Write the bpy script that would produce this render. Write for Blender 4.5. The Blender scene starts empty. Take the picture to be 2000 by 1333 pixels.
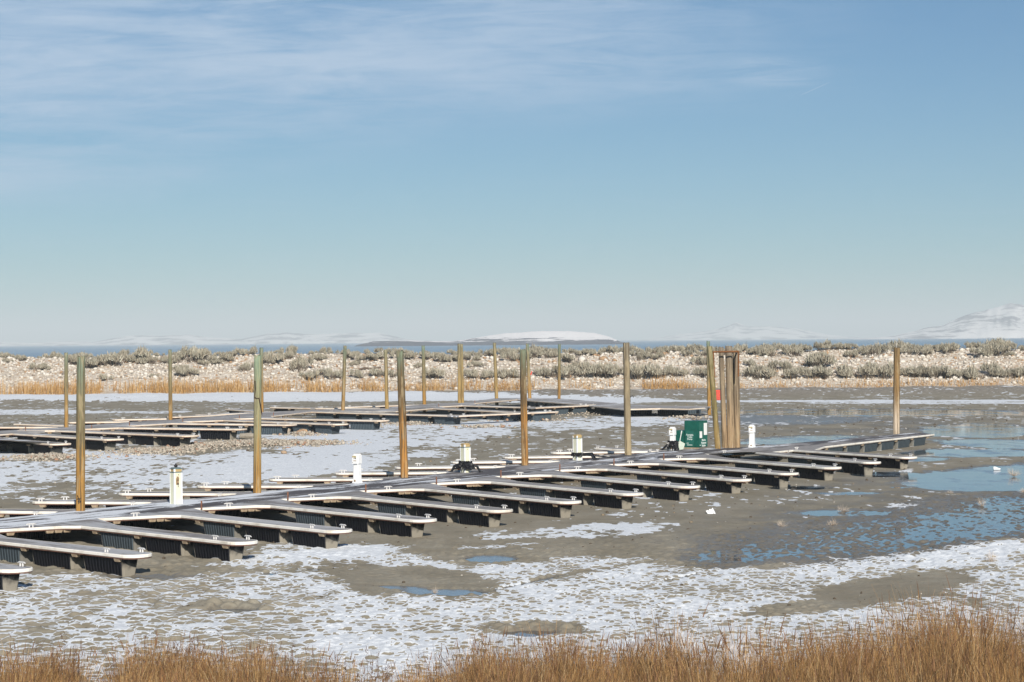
import bpy, bmesh, math, random
import numpy as np
from math import radians as R, sin, cos, pi
random.seed(7); rng = np.random.default_rng(7)
S = bpy.context.scene
COL = S.collection

# ------------------------------------------------------------------ camera
F, H, ROLL, CY = 4400.0, 6.01, 0.0085, 665.0        # focal length in photo pixels, eye height, camera roll, horizon row
cam = bpy.data.cameras.new("camera"); cam.lens = F / 2000 * 36; cam.sensor_width = 36
cam.clip_start = 0.5; cam.clip_end = 30000
co = bpy.data.objects.new("camera", cam); COL.objects.link(co)
co.location = (0, 0, H)
from mathutils import Matrix, Vector
rm = Matrix(((cos(ROLL), sin(ROLL), 0), (0, 0, -1), (-sin(ROLL), cos(ROLL), 0)))   # columns: right, up, back
co.rotation_euler = (rm @ Matrix.Rotation(-1.5 / F, 3, 'X')).to_euler()
S.camera = co

# ------------------------------------------------------------------ sun, sky, exposure
SUN_EL, SUN_AZ = R(27), R(12)                         # behind the camera, a little to its right
sd = Vector((sin(SUN_AZ) * cos(SUN_EL), -cos(SUN_AZ) * cos(SUN_EL), sin(SUN_EL)))
sl = bpy.data.lights.new("sun", 'SUN'); sl.energy = 5.0; sl.angle = R(0.5); sl.color = (1, 0.93, 0.82)
so = bpy.data.objects.new("sun", sl); COL.objects.link(so); so.rotation_euler = sd.to_track_quat('Z', 'Y').to_euler()
S.view_settings.view_transform = 'Standard'; S.view_settings.look = 'None'; S.view_settings.gamma = 1
S.view_settings.exposure = 0.27

class NT:
    def __init__(s, tree): s.t = tree; s.n = tree.nodes; s.l = tree.links
    def new(s, typ, **kw):
        n = s.n.new(typ)
        for k, v in kw.items():
            if k.startswith('i_'): n.inputs[int(k[2:])].default_value = v
            else: setattr(n, k, v)
        return n
    def link(s, a, b): s.l.new(a, b)
    def put(s, sock, v):
        if hasattr(v, 'links'): s.l.new(v, sock)
        else: sock.default_value = v
    def math(s, op, a, b=0.0, c=0.0, clamp=False):
        n = s.n.new('ShaderNodeMath'); n.operation = op; n.use_clamp = clamp
        s.put(n.inputs[0], a); s.put(n.inputs[1], b); s.put(n.inputs[2], c); return n.outputs[0]
    def mix(s, f, a, b, blend='MIX'):
        n = s.n.new('ShaderNodeMix'); n.data_type = 'RGBA'; n.blend_type = blend; n.clamp_factor = True
        s.put(n.inputs[0], f)
        s.put(n.inputs[6], a if hasattr(a, 'links') else (*a[:3], 1)); s.put(n.inputs[7], b if hasattr(b, 'links') else (*b[:3], 1))
        return n.outputs[2]
    def ss(s, x, lo, hi):
        n = s.n.new('ShaderNodeMapRange'); n.interpolation_type = 'SMOOTHSTEP'
        s.put(n.inputs[0], x); n.inputs[1].default_value = lo; n.inputs[2].default_value = hi
        n.inputs[3].default_value = 0; n.inputs[4].default_value = 1; return n.outputs[0]
    def noise(s, vec, scale, detail=4, rough=0.55, dist=0.0):
        n = s.n.new('ShaderNodeTexNoise'); n.inputs['Scale'].default_value = scale
        n.inputs['Detail'].default_value = detail; n.inputs['Roughness'].default_value = rough; n.inputs['Distortion'].default_value = dist
        if vec is not None: s.l.new(vec, n.inputs['Vector'])
        return n.outputs['Fac']
    def mapv(s, vec, loc=(0, 0, 0), rot=(0, 0, 0), sc=(1, 1, 1)):
        n = s.n.new('ShaderNodeMapping'); s.l.new(vec, n.inputs[0])
        n.inputs[1].default_value = loc; n.inputs[2].default_value = rot; n.inputs[3].default_value = sc; return n.outputs[0]
    def comb(s, x, y, z):
        n = s.n.new('ShaderNodeCombineXYZ'); s.put(n.inputs[0], x); s.put(n.inputs[1], y); s.put(n.inputs[2], z); return n.outputs[0]

W = bpy.data.worlds.new("World"); S.world = W; W.use_nodes = True
t = NT(W.node_tree); t.n.clear()
out = t.new('ShaderNodeOutputWorld'); bg = t.new('ShaderNodeBackground')
sky = t.new('ShaderNodeTexSky', sky_type='NISHITA', sun_disc=False, sun_elevation=SUN_EL, sun_rotation=math.atan2(sd.x, sd.y))
sky.altitude = 1300; sky.air_density = 1.0; sky.dust_density = 0.6; sky.ozone_density = 1.6
SKY_STRENGTH = 0.05
tc = t.new('ShaderNodeTexCoord'); sx = t.new('ShaderNodeSeparateXYZ'); t.link(tc.outputs['Generated'], sx.inputs[0])
ay = t.math('MAXIMUM', t.math('ABSOLUTE', sx.outputs[1]), 0.02)
u = t.math('DIVIDE', sx.outputs[0], ay); v = t.math('DIVIDE', sx.outputs[2], ay)
# thin cirrus: streaks that drift down to one side, thickest high up
uv = t.comb(u, v, 0.0)
m1 = t.mapv(uv, loc=(3.1, 0.4, 0), rot=(0, 0, R(-7)), sc=(7, 34, 1)); n1 = t.noise(m1, 1.0, 7, 0.62, 0.6)
m2 = t.mapv(uv, loc=(1.2, 2.2, 0), rot=(0, 0, R(-10)), sc=(18, 150, 1)); n2 = t.noise(m2, 1.0, 5, 0.65, 0.9)
m3 = t.mapv(uv, loc=(7.7, 1.9, 0), rot=(0, 0, R(-4)), sc=(3, 11, 1)); n3 = t.noise(m3, 1.0, 3, 0.5, 0.3)
edge = t.math('SUBTRACT', v, t.math('MULTIPLY_ADD', u, 0.11, 0.094))                 # height over the deck's lower edge
edge = t.math('ADD', edge, t.math('MULTIPLY', t.math('SUBTRACT', n3, 0.5), 0.04))
reg = t.math('MULTIPLY', t.ss(edge, -0.012, 0.022), t.ss(u, 0.19, 0.02))
w1 = t.math('MULTIPLY', reg, t.ss(t.math('ADD', t.math('MULTIPLY', n1, 0.6), t.math('MULTIPLY', n2, 0.5)), 0.33, 0.72))
veil = t.math('MULTIPLY', t.math('MULTIPLY', t.ss(edge, -0.03, 0.03), t.ss(u, 0.08, -0.16)), t.ss(n1, 0.32, 0.68))
low = t.math('MULTIPLY', t.math('MULTIPLY', t.ss(v, 0.012, 0.03), t.ss(v, 0.09, 0.05)), t.ss(n2, 0.5, 0.8))
puff = t.math('ADD', t.math('POWER', t.math('DIVIDE', t.math('SUBTRACT', u, 0.119), 0.022), 2), t.math('POWER', t.math('DIVIDE', t.math('SUBTRACT', v, 0.118), 0.0065), 2))
puff = t.math('MULTIPLY', t.ss(puff, 1.8, 0.0), t.ss(n2, 0.3, 0.7))
# contrail
cu = t.math('SUBTRACT', u, 0.1355); cv = t.math('SUBTRACT', v, 0.1105)
along = t.math('ADD', t.math('MULTIPLY', cu, 0.92), t.math('MULTIPLY', cv, 0.40)); across = t.math('SUBTRACT', t.math('MULTIPLY', cv, 0.92), t.math('MULTIPLY', cu, 0.40))
trail = t.math('MULTIPLY', t.ss(t.math('ABSOLUTE', across), 0.00028, 0.0001), t.ss(t.math('ABSOLUTE', along), 0.0085, 0.004))
cl = t.math('ADD', t.math('ADD', t.math('MULTIPLY', w1, 0.72), t.math('MULTIPLY', veil, 0.28)), t.math('MULTIPLY', low, 0.14)); cl = t.math('ADD', cl, t.math('MULTIPLY', puff, 0.35)); cl = t.math('ADD', cl, t.math('MULTIPLY', trail, 0.4), clamp=True)
cl = t.math('MULTIPLY', cl, t.ss(sx.outputs[1], 0.0, 0.3))
skyt = t.mix(1.0, sky.outputs[0], (0.54, 0.87, 1.12), 'MULTIPLY')
skyc = t.mix(cl, skyt, (7.4, 9.6, 12.4))
t.link(skyc, bg.inputs[0]); bg.inputs[1].default_value = SKY_STRENGTH; t.link(bg.outputs[0], out.inputs[0])

# ------------------------------------------------------------------ helpers
def un(px, py, z=0.0):
    """Where the sight line through a photo pixel meets height z: the survey of the site."""
    cx = (px - 1000) / F; cy = (CY - py) / F
    X = cx * cos(ROLL) + cy * sin(ROLL); Zc = -cx * sin(ROLL) + cy * cos(ROLL)
    Y = (z - H) / Zc
    return np.array([X * Y, Y])
def at(px, py, Y):
    cx = (px - 1000) / F; cy = (CY - py) / F
    return Vector(((cx * cos(ROLL) + cy * sin(ROLL)) * Y, Y, H + (-cx * sin(ROLL) + cy * cos(ROLL)) * Y))
def proj(X, Y, Z):
    z = Z - H
    return 1000 + F * (X * cos(ROLL) - z * sin(ROLL)) / Y, CY - F * (X * sin(ROLL) + z * cos(ROLL)) / Y

def tag(o, label=None, cat=None, group=None, kind=None):
    if label: o['label'] = label
    if cat: o['category'] = cat
    if group: o['group'] = group
    if kind: o['kind'] = kind
    return o
def empty(name, loc, rz=0):
    o = bpy.data.objects.new(name, None); COL.objects.link(o); o.location = loc; o.rotation_euler = (0, 0, rz); o.empty_display_size = 0.2
    return o
def link(name, me, mat=None, parent=None, loc=None, smooth=False):
    o = bpy.data.objects.new(name, me); COL.objects.link(o)
    if mat and not me.materials: me.materials.append(mat)
    if parent: o.parent = parent
    if loc is not None: o.location = loc
    if smooth: me.polygons.foreach_set('use_smooth', [True] * len(me.polygons))
    return o
class MB:
    def __init__(s): s.v = []; s.f = []
    def add(s, vs, fs):
        b = len(s.v); s.v += [tuple(p) for p in vs]; s.f += [tuple(i + b for i in f) for f in fs]; return s
    def box(s, c, d, ax=(1, 0), taper=0.0):
        """box centred at c, size d, its x axis along ax (2D)"""
        a = np.array(ax, float); a /= np.hypot(*a); b = np.array([-a[1], a[0]])
        vs = []
        for z, k in ((-1, 1 - taper), (1, 1)):
            for i, j in ((-1, -1), (1, -1), (1, 1), (-1, 1)):
                p = a * i * d[0] / 2 * k + b * j * d[1] / 2 * k
                vs.append((c[0] + p[0], c[1] + p[1], c[2] + z * d[2] / 2))
        return s.add(vs, [(3, 2, 1, 0), (4, 5, 6, 7), (0, 1, 5, 4), (1, 2, 6, 5), (2, 3, 7, 6), (3, 0, 4, 7)])
    def prism(s, poly, z0, z1):
        n = len(poly)
        if sum(poly[i][0] * poly[(i + 1) % n][1] - poly[(i + 1) % n][0] * poly[i][1] for i in range(n)) < 0: poly = poly[::-1]
        vs = [(p[0], p[1], z0) for p in poly] + [(p[0], p[1], z1) for p in poly]
        return s.add(vs, [tuple(range(n))[::-1], tuple(range(n, 2 * n))] + [(i, (i + 1) % n, n + (i + 1) % n, n + i) for i in range(n)])
    def sweep(s, pts, prof):
        """profile (out, z) swept along a 2D line; out is to the right of travel"""
        P = [np.array(p, float) for p in pts]; n = len(P); rows = []
        for i in range(n):
            d0 = P[i] - P[i - 1] if i else P[1] - P[0]; d1 = P[i + 1] - P[i] if i < n - 1 else d0
            d0 = d0 / np.hypot(*d0); d1 = d1 / np.hypot(*d1)
            n0 = np.array([d0[1], -d0[0]]); n1 = np.array([d1[1], -d1[0]]); m = n0 + n1; m = m / max(1e-6, np.hypot(*m)); k = 1 / max(0.5, m @ n0)
            rows.append([(P[i][0] + m[0] * k * o, P[i][1] + m[1] * k * o, z) for o, z in prof])
        q = len(prof); vs = [p for r in rows for p in r]; fs = []
        for i in range(n - 1):
            for j in range(q):
                a = i * q + j; b = i * q + (j + 1) % q
                fs.append((a, b, b + q, a + q))
        fs += [tuple(range(q))[::-1], tuple(range((n - 1) * q, n * q))]
        return s.add(vs, fs)
    def tube(s, pts, rad, seg=8):
        P = [Vector(p) for p in pts]; n = len(P); vs = []; rr = rad if hasattr(rad, '__len__') else [rad] * n
        for i in range(n):
            d = (P[min(i + 1, n - 1)] - P[max(i - 1, 0)]).normalized()
            a = d.cross(Vector((0, 0, 1)) if abs(d.z) < 0.9 else Vector((1, 0, 0))).normalized(); b = d.cross(a)
            for j in range(seg):
                w = 2 * pi * j / seg; vs.append(P[i] + (a * cos(w) + b * sin(w)) * rr[i])
        fs = [(i * seg + j, i * seg + (j + 1) % seg, (i + 1) * seg + (j + 1) % seg, (i + 1) * seg + j) for i in range(n - 1) for j in range(seg)]
        fs += [tuple(range(seg))[::-1], tuple(range((n - 1) * seg, n * seg))]
        return s.add(vs, fs)
    def mesh(s, name):
        me = bpy.data.meshes.new(name); me.from_pydata(s.v, [], s.f); me.update()
        bm = bmesh.new(); bm.from_mesh(me); bmesh.ops.recalc_face_normals(bm, faces=bm.faces); bm.to_mesh(me); bm.free()
        return me
    def build(s, name, mat, parent=None, loc=None, smooth=False):
        return link(name, s.mesh(name), mat, parent, loc, smooth)

def mat(name, col=(0.5, 0.5, 0.5), rough=0.7, spec=0.3, metal=0.0):
    m = bpy.data.materials.new(name); m.use_nodes = True; b = m.node_tree.nodes['Principled BSDF']
    b.inputs['Base Color'].default_value = (*col, 1); b.inputs['Roughness'].default_value = rough
    b.inputs['Specular IOR Level'].default_value = spec; b.inputs['Metallic'].default_value = metal
    return m, NT(m.node_tree), b
def noisy(name, c1, c2, scale=6, rough=0.75, spec=0.25, sc=(1, 1, 1), lo=0.35, hi=0.65, bump=0.0, metal=0.0):
    m, t, b = mat(name, c1, rough, spec, metal)
    tc = t.new('ShaderNodeTexCoord'); vv = t.mapv(tc.outputs['Object'], sc=sc)
    n = t.noise(vv, scale, 6, 0.6); t.link(t.mix(t.ss(n, lo, hi), c1, c2), b.inputs['Base Color'])
    if bump:
        bp = t.new('ShaderNodeBump'); bp.inputs['Strength'].default_value = bump; bp.inputs['Distance'].default_value = 0.02
        t.link(n, bp.inputs['Height']); t.link(bp.outputs[0], b.inputs['Normal'])
    return m
def raw_mesh(name, V, Fq, n=4):
    """big mesh from arrays"""
    me = bpy.data.meshes.new(name); V = np.asarray(V, np.float32); Fq = np.asarray(Fq, np.int32)
    me.vertices.add(len(V)); me.vertices.foreach_set('co', V.ravel())
    me.loops.add(Fq.size); me.loops.foreach_set('vertex_index', Fq.ravel())
    me.polygons.add(len(Fq)); me.polygons.foreach_set('loop_start', np.arange(0, Fq.size, n, dtype=np.int32))
    me.update(calc_edges=True); me.validate(); return me
def attr(me, name, vals):
    a = me.attributes.new(name, 'FLOAT', 'POINT'); a.data.foreach_set('value', np.asarray(vals, np.float32))
def cattr(me, name, vals):
    a = me.attributes.new(name, 'FLOAT_COLOR', 'POINT'); V = np.ones((len(vals), 4), np.float32); V[:, :3] = vals; a.data.foreach_set('color', V.ravel())

# numpy noise
def h2(ix, iy, k=0):
    n = (ix.astype(np.int64) * 374761393 + iy.astype(np.int64) * 668265263 + k * 1442695041) & 0x7fffffff
    n = ((n ^ (n >> 13)) * 1274126177) & 0x7fffffff; n = ((n ^ (n >> 16)) * 668265263) & 0x7fffffff
    return ((n ^ (n >> 15)) & 0xffffff) / float(0xffffff)
def vnoise(x, y, k=0):
    ix = np.floor(x); iy = np.floor(y); fx = x - ix; fy = y - iy; fx = fx * fx * (3 - 2 * fx); fy = fy * fy * (3 - 2 * fy)
    a = h2(ix, iy, k); b = h2(ix + 1, iy, k); c = h2(ix, iy + 1, k); d = h2(ix + 1, iy + 1, k)
    return (a * (1 - fx) + b * fx) * (1 - fy) + (c * (1 - fx) + d * fx) * fy
def fbm(x, y, o=4, k=0):
    s = 0; a = 0.5
    for i in range(o): s = s + a * vnoise(x * 2 ** i, y * 2 ** i, k + i); a *= 0.5
    return s / (1 - 0.5 ** o)
def worley(x, y, k=0):
    ix = np.floor(x); iy = np.floor(y); f1 = np.full(x.shape, 9.0); f2 = f1.copy(); idv = np.zeros_like(x)
    for dx in (-1, 0, 1):
        for dy in (-1, 0, 1):
            cx = ix + dx; cy = iy + dy
            d = np.hypot(cx + 0.1 + 0.8 * h2(cx, cy, k) - x, cy + 0.1 + 0.8 * h2(cx, cy, k + 7) - y)
            nw = d < f1; f2 = np.where(nw, f1, np.minimum(f2, d)); idv = np.where(nw, h2(cx, cy, k + 13), idv); f1 = np.minimum(f1, d)
    return f1, f2, idv
def sst(x, a, b):
    q = np.clip((x - a) / (b - a), 0, 1); return q * q * (3 - 2 * q)

# ------------------------------------------------------------------ ground of the drained basin
DK = 0.58                                              # deck height over the mud
rows = [30.0]
while rows[-1] < 249: rows.append(rows[-1] + 0.05 * (max(rows[-1], 38) / 42) ** 1.3)
Zr = np.array(rows); U = np.linspace(-0.36, 0.36, 1010)
gx = (Zr[:, None] * U[None, :]); gy = np.repeat(Zr[:, None], len(U), 1)
qx, qy = proj(gx, gy, 0.0)
wob = fbm(gx * 0.35, gy * 0.16, 4, 3) - 0.5; wob2 = fbm(gx * 1.3, gy * 0.7, 3, 11) - 0.5; wob3 = fbm(gx * 4.2, gy * 2.0, 3, 17) - 0.5
def ell(cx, cy, rx, ry, tilt=0.0, soft=0.5, wa=0.9):
    dx = qx - cx; dy = qy - cy - tilt * dx
    q = np.sqrt((dx / rx) ** 2 + (dy / ry) ** 2) + wa * (1.1 * wob + 0.55 * wob2 + 0.4 * wob3)
    return sst(q, 1 + soft / 2, 1 - soft / 2)
ys = np.interp(qx, [0, 300, 500, 700, 900, 1100, 1300, 1500, 1700, 2000], [1112, 1100, 1078, 1062, 1100, 1083, 1092, 1108, 1082, 1048])
fg = sst(qy + 30 * wob, ys - 4, ys + 16)
cov = 0.10 + fg * 0.66
cov -= fg * (0.08 + 0.08 * sst(qx, 750, 450))
cov += fg * sst(qy, 1165, 1215) * sst(qx, 480, 640) * 0.10 * sst(qx, 1750, 1500)
for e, k in [((1130, 1040, 215, 13, -0.055, 0.9), 0.40), ((1010, 1072, 120, 10, -.05), .25), ((650, 1074, 140, 15, -0.02), 0.5), ((180, 920, 470, 50, -0.01), 0.50), ((330, 962, 430, 17), -0.28),
             ((600, 905, 240, 30, -0.1), 0.5), ((770, 852, 250, 25, -0.07), 0.55), ((1150, 826, 270, 11, -0.03), 0.5), ((60, 884, 230, 17, -.03), 0.75),
             ((330, 857, 330, 13, -0.02), 0.55), ((60, 806, 150, 5), 0.62), ((270, 806, 120, 2.2), 0.5), ((1250, 815, 80, 6), .45),
             ((430, 780.5, 700, 5.2, -0.002, 0.5, 0.4), 0.85), ((1130, 783, 210, 6, 0, 0.5, 0.5), 0.7), ((1650, 784, 500, 2.2, -0.001, 0.5, 0.6), 0.75), ((1850, 788, 260, 1.6), .6),
             ((1870, 1085, 180, 20, -.1), .15), ((560, 1030, 60, 6, -.1), .35), ((450, 1095, 170, 14), .1)]:
    cov = cov + ell(*e) * k
for e, k in [((790, 1134, 190, 28, 0.06), 0.62), ((450, 1188, 100, 13), 0.62), ((250, 1118, 230, 9, .0), 0.45), ((1730, 1152, 165, 24, -0.13), 0.8), ((1570, 1190, 130, 13, -0.1), 0.6),
             ((700, 1060, 70, 7), 0.35), ((1900, 1178, 120, 10, 0.2), 0.3), ((1150, 1118, 140, 6, -0.16), 0.3), ((1040, 1232, 85, 14), 0.45), ((270, 1102, 140, 10), .25),
             ((950, 1090, 110, 14), .5), ((1500, 1085, 260, 18, -.1), .4), ((250, 880, 230, 8), .6), ((500, 866, 150, 11), .5), ((40, 897, 120, 6), .5), ((1110, 805, 110, 8), .5)]:
    cov = cov - ell(*e) * k
cov = np.clip(cov, 0, 1)
dep = np.zeros_like(gx)
for e, d in [((1965, 933, 190, 27, -0.05, 0.35, 0.5), 0.07), ((1735, 927, 72, 5.5, 0, 0.25, 0.25), 0.07), ((1560, 953, 62, 4.5, 0, 0.25, 0.25), 0.07), ((1650, 964, 60, 3, 0, .4), 0.05),
             ((1960, 868, 130, 9, 0.03, .3, .5), 0.07), ((1910, 842, 115, 13, 0, .3, .5), 0.06), ((1720, 806, 320, 7, 0, 0.3, .5), 0.06), ((1960, 810, 60, 3), .05),
             ((1790, 1032, 350, 42, -0.13, 0.9, 0.8), 0.044), ((1925, 1020, 170, 36, -.12, .6, .6), .052), ((1590, 862, 120, 9, -.02, .7, .8), .035), ((1830, 886, 60, 3.5), .05), ((1960, 884, 60, 7), .055), ((1980, 985, 80, 16), .05), ((1660, 1003, 130, 8, 0, .5), 0.05), ((1470, 1084, 130, 13, -.05, .6), 0.045), ((1880, 885, 90, 8), .035), ((1930, 1000, 130, 16, -.2), .03),
             ((955, 1092, 50, 7, 0, 0.3, 0.35), 0.08), ((870, 1157, 78, 6, .02, 0.35, 0.4), 0.08), ((785, 1148, 42, 4, .05, .4), 0.06), ((455, 1194, 50, 6, 0, .3, .4), 0.09),
             ((526, 1122, 15, 3.6, 0, .3, .3), 0.08), ((605, 1113, 22, 3, 0, .4), 0.07), ((1035, 1238, 52, 7, 0, .3, .4), 0.11), ((1045, 1137, 75, 3, -0.22, .4), 0.07),
             ((1325, 1130, 40, 2.5, -.2, .4), .06), ((300, 1129, 90, 4, 0, .5), .03), ((1480, 820, 200, 9, 0, .8, .9), .02), ((1790, 897, 60, 4), .04)]:
    dep = np.maximum(dep, ell(*e) * d)
# lumps: cracked, frost-heaved mud, each lump a low dome
lump = np.clip(sst(qy, 1000, 1110) * 0.9 + 0.15 + ell(1790, 1030, 380, 60, -0.13) * 0.85 + ell(200, 930, 500, 60) * .35, 0, 1.1)
lump *= 1 - 0.75 * ell(1730, 1152, 165, 24, -0.13) - 0.5 * ell(790, 1130, 190, 30)
wx = gx + 0.25 * (fbm(gx * 1.1, gy * 1.1, 2, 31) - 0.5); wy = gy + 0.25 * (fbm(gx * 1.1, gy * 1.1, 2, 37) - 0.5)
fine = sst(qx, 450, 800) * 0.8 + 0.1; fine = fine * (1 - 0.85 * sst(qx, 1200, 1400) * sst(qy, 1125, 1095))
def domes(sx_, sy_, dens, k, rad=0.5):
    f1, f2, idv = worley(wx / sx_, wy / sy_, k); r_ = rad * (0.65 + 0.6 * ((idv * 7.31) % 1.0))
    return np.clip(1 - (f1 / r_) ** 2, 0, 1) ** 0.8 * (idv < dens) * (0.5 + 0.6 * ((idv * 13.7) % 1.0)), idv
big, aid = domes(0.44, 0.42, 0.85, 1); sml, bid = domes(0.27, 0.27, 0.8, 5); hug, cid = domes(0.9, 0.6, 0.3, 9)
hgt = lump * (0.062 * big * (1 - 0.75 * fine) + 0.046 * sml * (0.4 + 0.6 * fine) + 0.05 * hug * (1 - 0.7 * fine))
patch = ell(1800, 1035, 420, 52, -0.13, 0.9)
hgt = hgt * (1 - 0.7 * patch) + patch * (0.050 * sml + 0.012 * big)
hgt += 0.06 * wob * sst(gy, 40, 60) * 0.3
# banks round the deeper puddles
rim = np.zeros_like(gx)
for e in [(1035, 1228, 100, 13, 0, .9, .4), (455, 1186, 90, 10, 0, .9, .4)]: rim = np.maximum(rim, ell(*e))
hgt += 0.05 * rim * (0.4 + big)
z = 0.012 + hgt * (1 - 0.35 * sst(dep, 0.04, 0.07)) - dep * 1.15
# mud bank below the levee, and the rise towards the camera
z += 0.55 * sst(gy, 226, 244) * (0.75 + 0.5 * fbm(gx * 0.25, gy * 0.2, 3, 5)) + 0.10 * (fbm(gx * 1.1, gy * .8, 3, 15) - .5) * sst(gy, 224, 238)
z += 0.02 * np.clip(38 - gy, 0, 40) ** 1.5
sl_ = np.gradient(hgt, axis=0) / np.gradient(gy, axis=0); sl_ = np.clip(sl_, -1.2, 1.2)
spk = fbm(gx * 3.4, gy * 1.3, 4, 21) - 0.5; med = fbm(gx * 0.8, gy * 0.3, 3, 23) - 0.5; str_ = fbm(gx * 0.9, gy * 2.6, 3, 29) - 0.5
farw = sst(gy, 68, 85)
s_n = cov + spk * (0.55 + 0.85 * farw) + (0.5 + 0.3 * farw) * med + 0.3 * str_ + 0.25 * wob3 - 1.6 * np.clip(sl_, -0.03, 0.40) * np.clip(lump * 1.3, 0.2, 1)
edge_soft = 0.05 + 0.2 * sst(gy, 80, 130)
snow = sst(s_n, 0.44 - edge_soft / 2, 0.44 + edge_soft / 2) * (1 - sst(dep, 0.012, 0.03))
z += snow * 0.010
wet = np.clip(sst(dep, 0.0005, 0.012) + 0.7 * ell(1700, 1010, 420, 90, -.1) * sst(wob2, -.3, .3) + 0.75 * ell(1650, 835, 420, 30, 0, 1.2) * sst(wob, -.25, .25), 0, 1)
nr, nc = gx.shape; idx = np.arange(nr * nc).reshape(nr, nc)
quads = np.stack([idx[:-1, :-1], idx[:-1, 1:], idx[1:, 1:], idx[1:, :-1]], -1).reshape(-1, 4)
me = raw_mesh('ground', np.stack([gx, gy, z], -1).reshape(-1, 3), quads)
attr(me, 'snow', snow.ravel()); attr(me, 'wet', wet.ravel()); attr(me, 'tone', aid.ravel())
far_mud = sst(gy, 150, 236).ravel(); attr(me, 'far', sst(gy, 226, 240).ravel())
me.polygons.foreach_set('use_smooth', np.ones(len(me.polygons), bool))
m, t, b = mat('basin_mud', rough=0.9, spec=0.2)
at_ = lambda nm: (lambda n: (setattr(n, 'attribute_name', nm), n.outputs['Fac'])[1])(t.new('ShaderNodeAttribute'))
geo = t.new('ShaderNodeNewGeometry'); P = geo.outputs['Position']
nA = t.noise(t.mapv(P, sc=(0.5, 0.22, 1)), 1.0, 5, 0.6); nB = t.noise(P, 9.0, 5, 0.65); nC = t.noise(P, 38.0, 3, 0.6)
mud = t.mix(t.ss(nA, 0.3, 0.7), (0.215, 0.195, 0.148), (0.315, 0.292, 0.238)); chn = t.noise(t.mapv(P, sc=(0.12, 0.9, 1)), 1.0, 4, 0.6, 0.5); mud = t.mix(t.math('MULTIPLY', t.ss(chn, 0.54, 0.66), 0.35), mud, (0.15, 0.132, 0.10))
mud = t.mix(t.math('MULTIPLY', t.ss(nB, 0.38, 0.7), 0.45), mud, (0.20, 0.165, 0.12))
mud = t.mix(t.math('MULTIPLY', at_('tone'), 0.25), mud, (0.30, 0.25, 0.185))
speck = t.ss(t.noise(P, 5.5, 2, 0.5), 0.72, 0.76); mud = t.mix(t.math('MULTIPLY', speck, 0.7), mud, (0.07, 0.055, 0.04))
grav = t.mix(t.ss(t.noise(P, 2.6, 4, 0.7), 0.4, 0.62), (0.18, 0.16, 0.135), (0.34, 0.31, 0.265)); mud = t.mix(at_('far'), mud, grav)
wetn = at_('wet'); mud = t.mix(t.math('MULTIPLY', wetn, 0.55), mud, (0.115, 0.10, 0.082))
snw = t.math('ADD', at_('snow'), t.math('MULTIPLY', t.math('SUBTRACT', nC, 0.5), 0.5)); sf = t.ss(snw, 0.3, 0.62)
snc = t.mix(t.ss(nB, 0.35, 0.7), (0.76, 0.795, 0.84), (0.58, 0.61, 0.65))
t.link(t.mix(sf, mud, snc), b.inputs['Base Color'])
t.link(t.math('SUBTRACT', 0.92, t.math('MULTIPLY', t.math('MULTIPLY', wetn, 0.62), t.math('SUBTRACT', 1.0, sf))), b.inputs['Roughness'])
bp = t.new('ShaderNodeBump'); bp.inputs['Strength'].default_value = 0.6; bp.inputs['Distance'].default_value = 0.03
t.link(t.math('ADD', nB, t.math('MULTIPLY', nC, 0.4)), bp.inputs['Height']); t.link(bp.outputs[0], b.inputs['Normal'])
M_MUD = m
ground = link('ground', me, m); tag(ground, kind='structure')
# the bank the photographer stands on
bv = []; bx = np.linspace(-60, 60, 30); by = np.array([-30, -10, -2, 4, 12, 20, 26, 30.2]); bz = np.array([4.0, 4.1, 4.2, 3.9, 2.9, 1.6, 0.75, 0.45])
for yy, zz in zip(by, bz):
    for xx in bx: bv.append((xx, yy, zz - 0.01 + 0.1 * random.random() * (zz > 0.6)))
ii = np.arange(len(bv)).reshape(len(by), len(bx))
me = raw_mesh('bank', np.array(bv), np.stack([ii[:-1, :-1], ii[:-1, 1:], ii[1:, 1:], ii[1:, :-1]], -1).reshape(-1, 4))
bank_m = noisy('bank_soil', (0.16, 0.12, 0.075), (0.24, 0.19, 0.12), 1.5, 0.95)
tag(link('bank', me, bank_m), kind='structure')
# the basin floor beyond the surveyed wedge
sb = MB()
for sg in (-1, 1):
    sb.add([(sg * 0.36 * 30, 30, 0.1), (sg * 0.36 * 249, 249, 0.6), (sg * 190, 249, 0.6), (sg * 190, 30, 0.1)], [(0, 1, 2, 3)])
tag(sb.build('basin_floor', M_MUD), kind='structure')

# water standing in the low places
m, t, b = mat('meltwater', (0.035, 0.05, 0.06), 0.07, 0.5); b.inputs['IOR'].default_value = 1.33
geo = t.new('ShaderNodeNewGeometry'); P = geo.outputs['Position']
icy = t.noise(t.mapv(P, sc=(0.5, 0.25, 1)), 1.0, 5, 0.6)
t.link(t.mix(t.ss(icy, 0.42, 0.66), (0.03, 0.045, 0.06), (0.12, 0.17, 0.22)), b.inputs['Base Color']); t.link(t.math('MULTIPLY_ADD', t.ss(icy, 0.45, 0.68), 0.16, 0.05), b.inputs['Roughness'])
bp = t.new('ShaderNodeBump'); bp.inputs['Strength'].default_value = 0.10; bp.inputs['Distance'].default_value = 0.01
t.link(t.noise(t.mapv(P, sc=(1.0, 0.6, 1)), 2.2, 3, 0.5), bp.inputs['Height']); t.link(bp.outputs[0], b.inputs['Normal'])
wv = MB(); wv.add([(-11.5, 33, -0.012), (11.5, 33, -0.012), (85, 240, -0.012), (-85, 240, -0.012)], [(0, 1, 2, 3)])
tag(wv.build('water', m), kind='structure')

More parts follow.
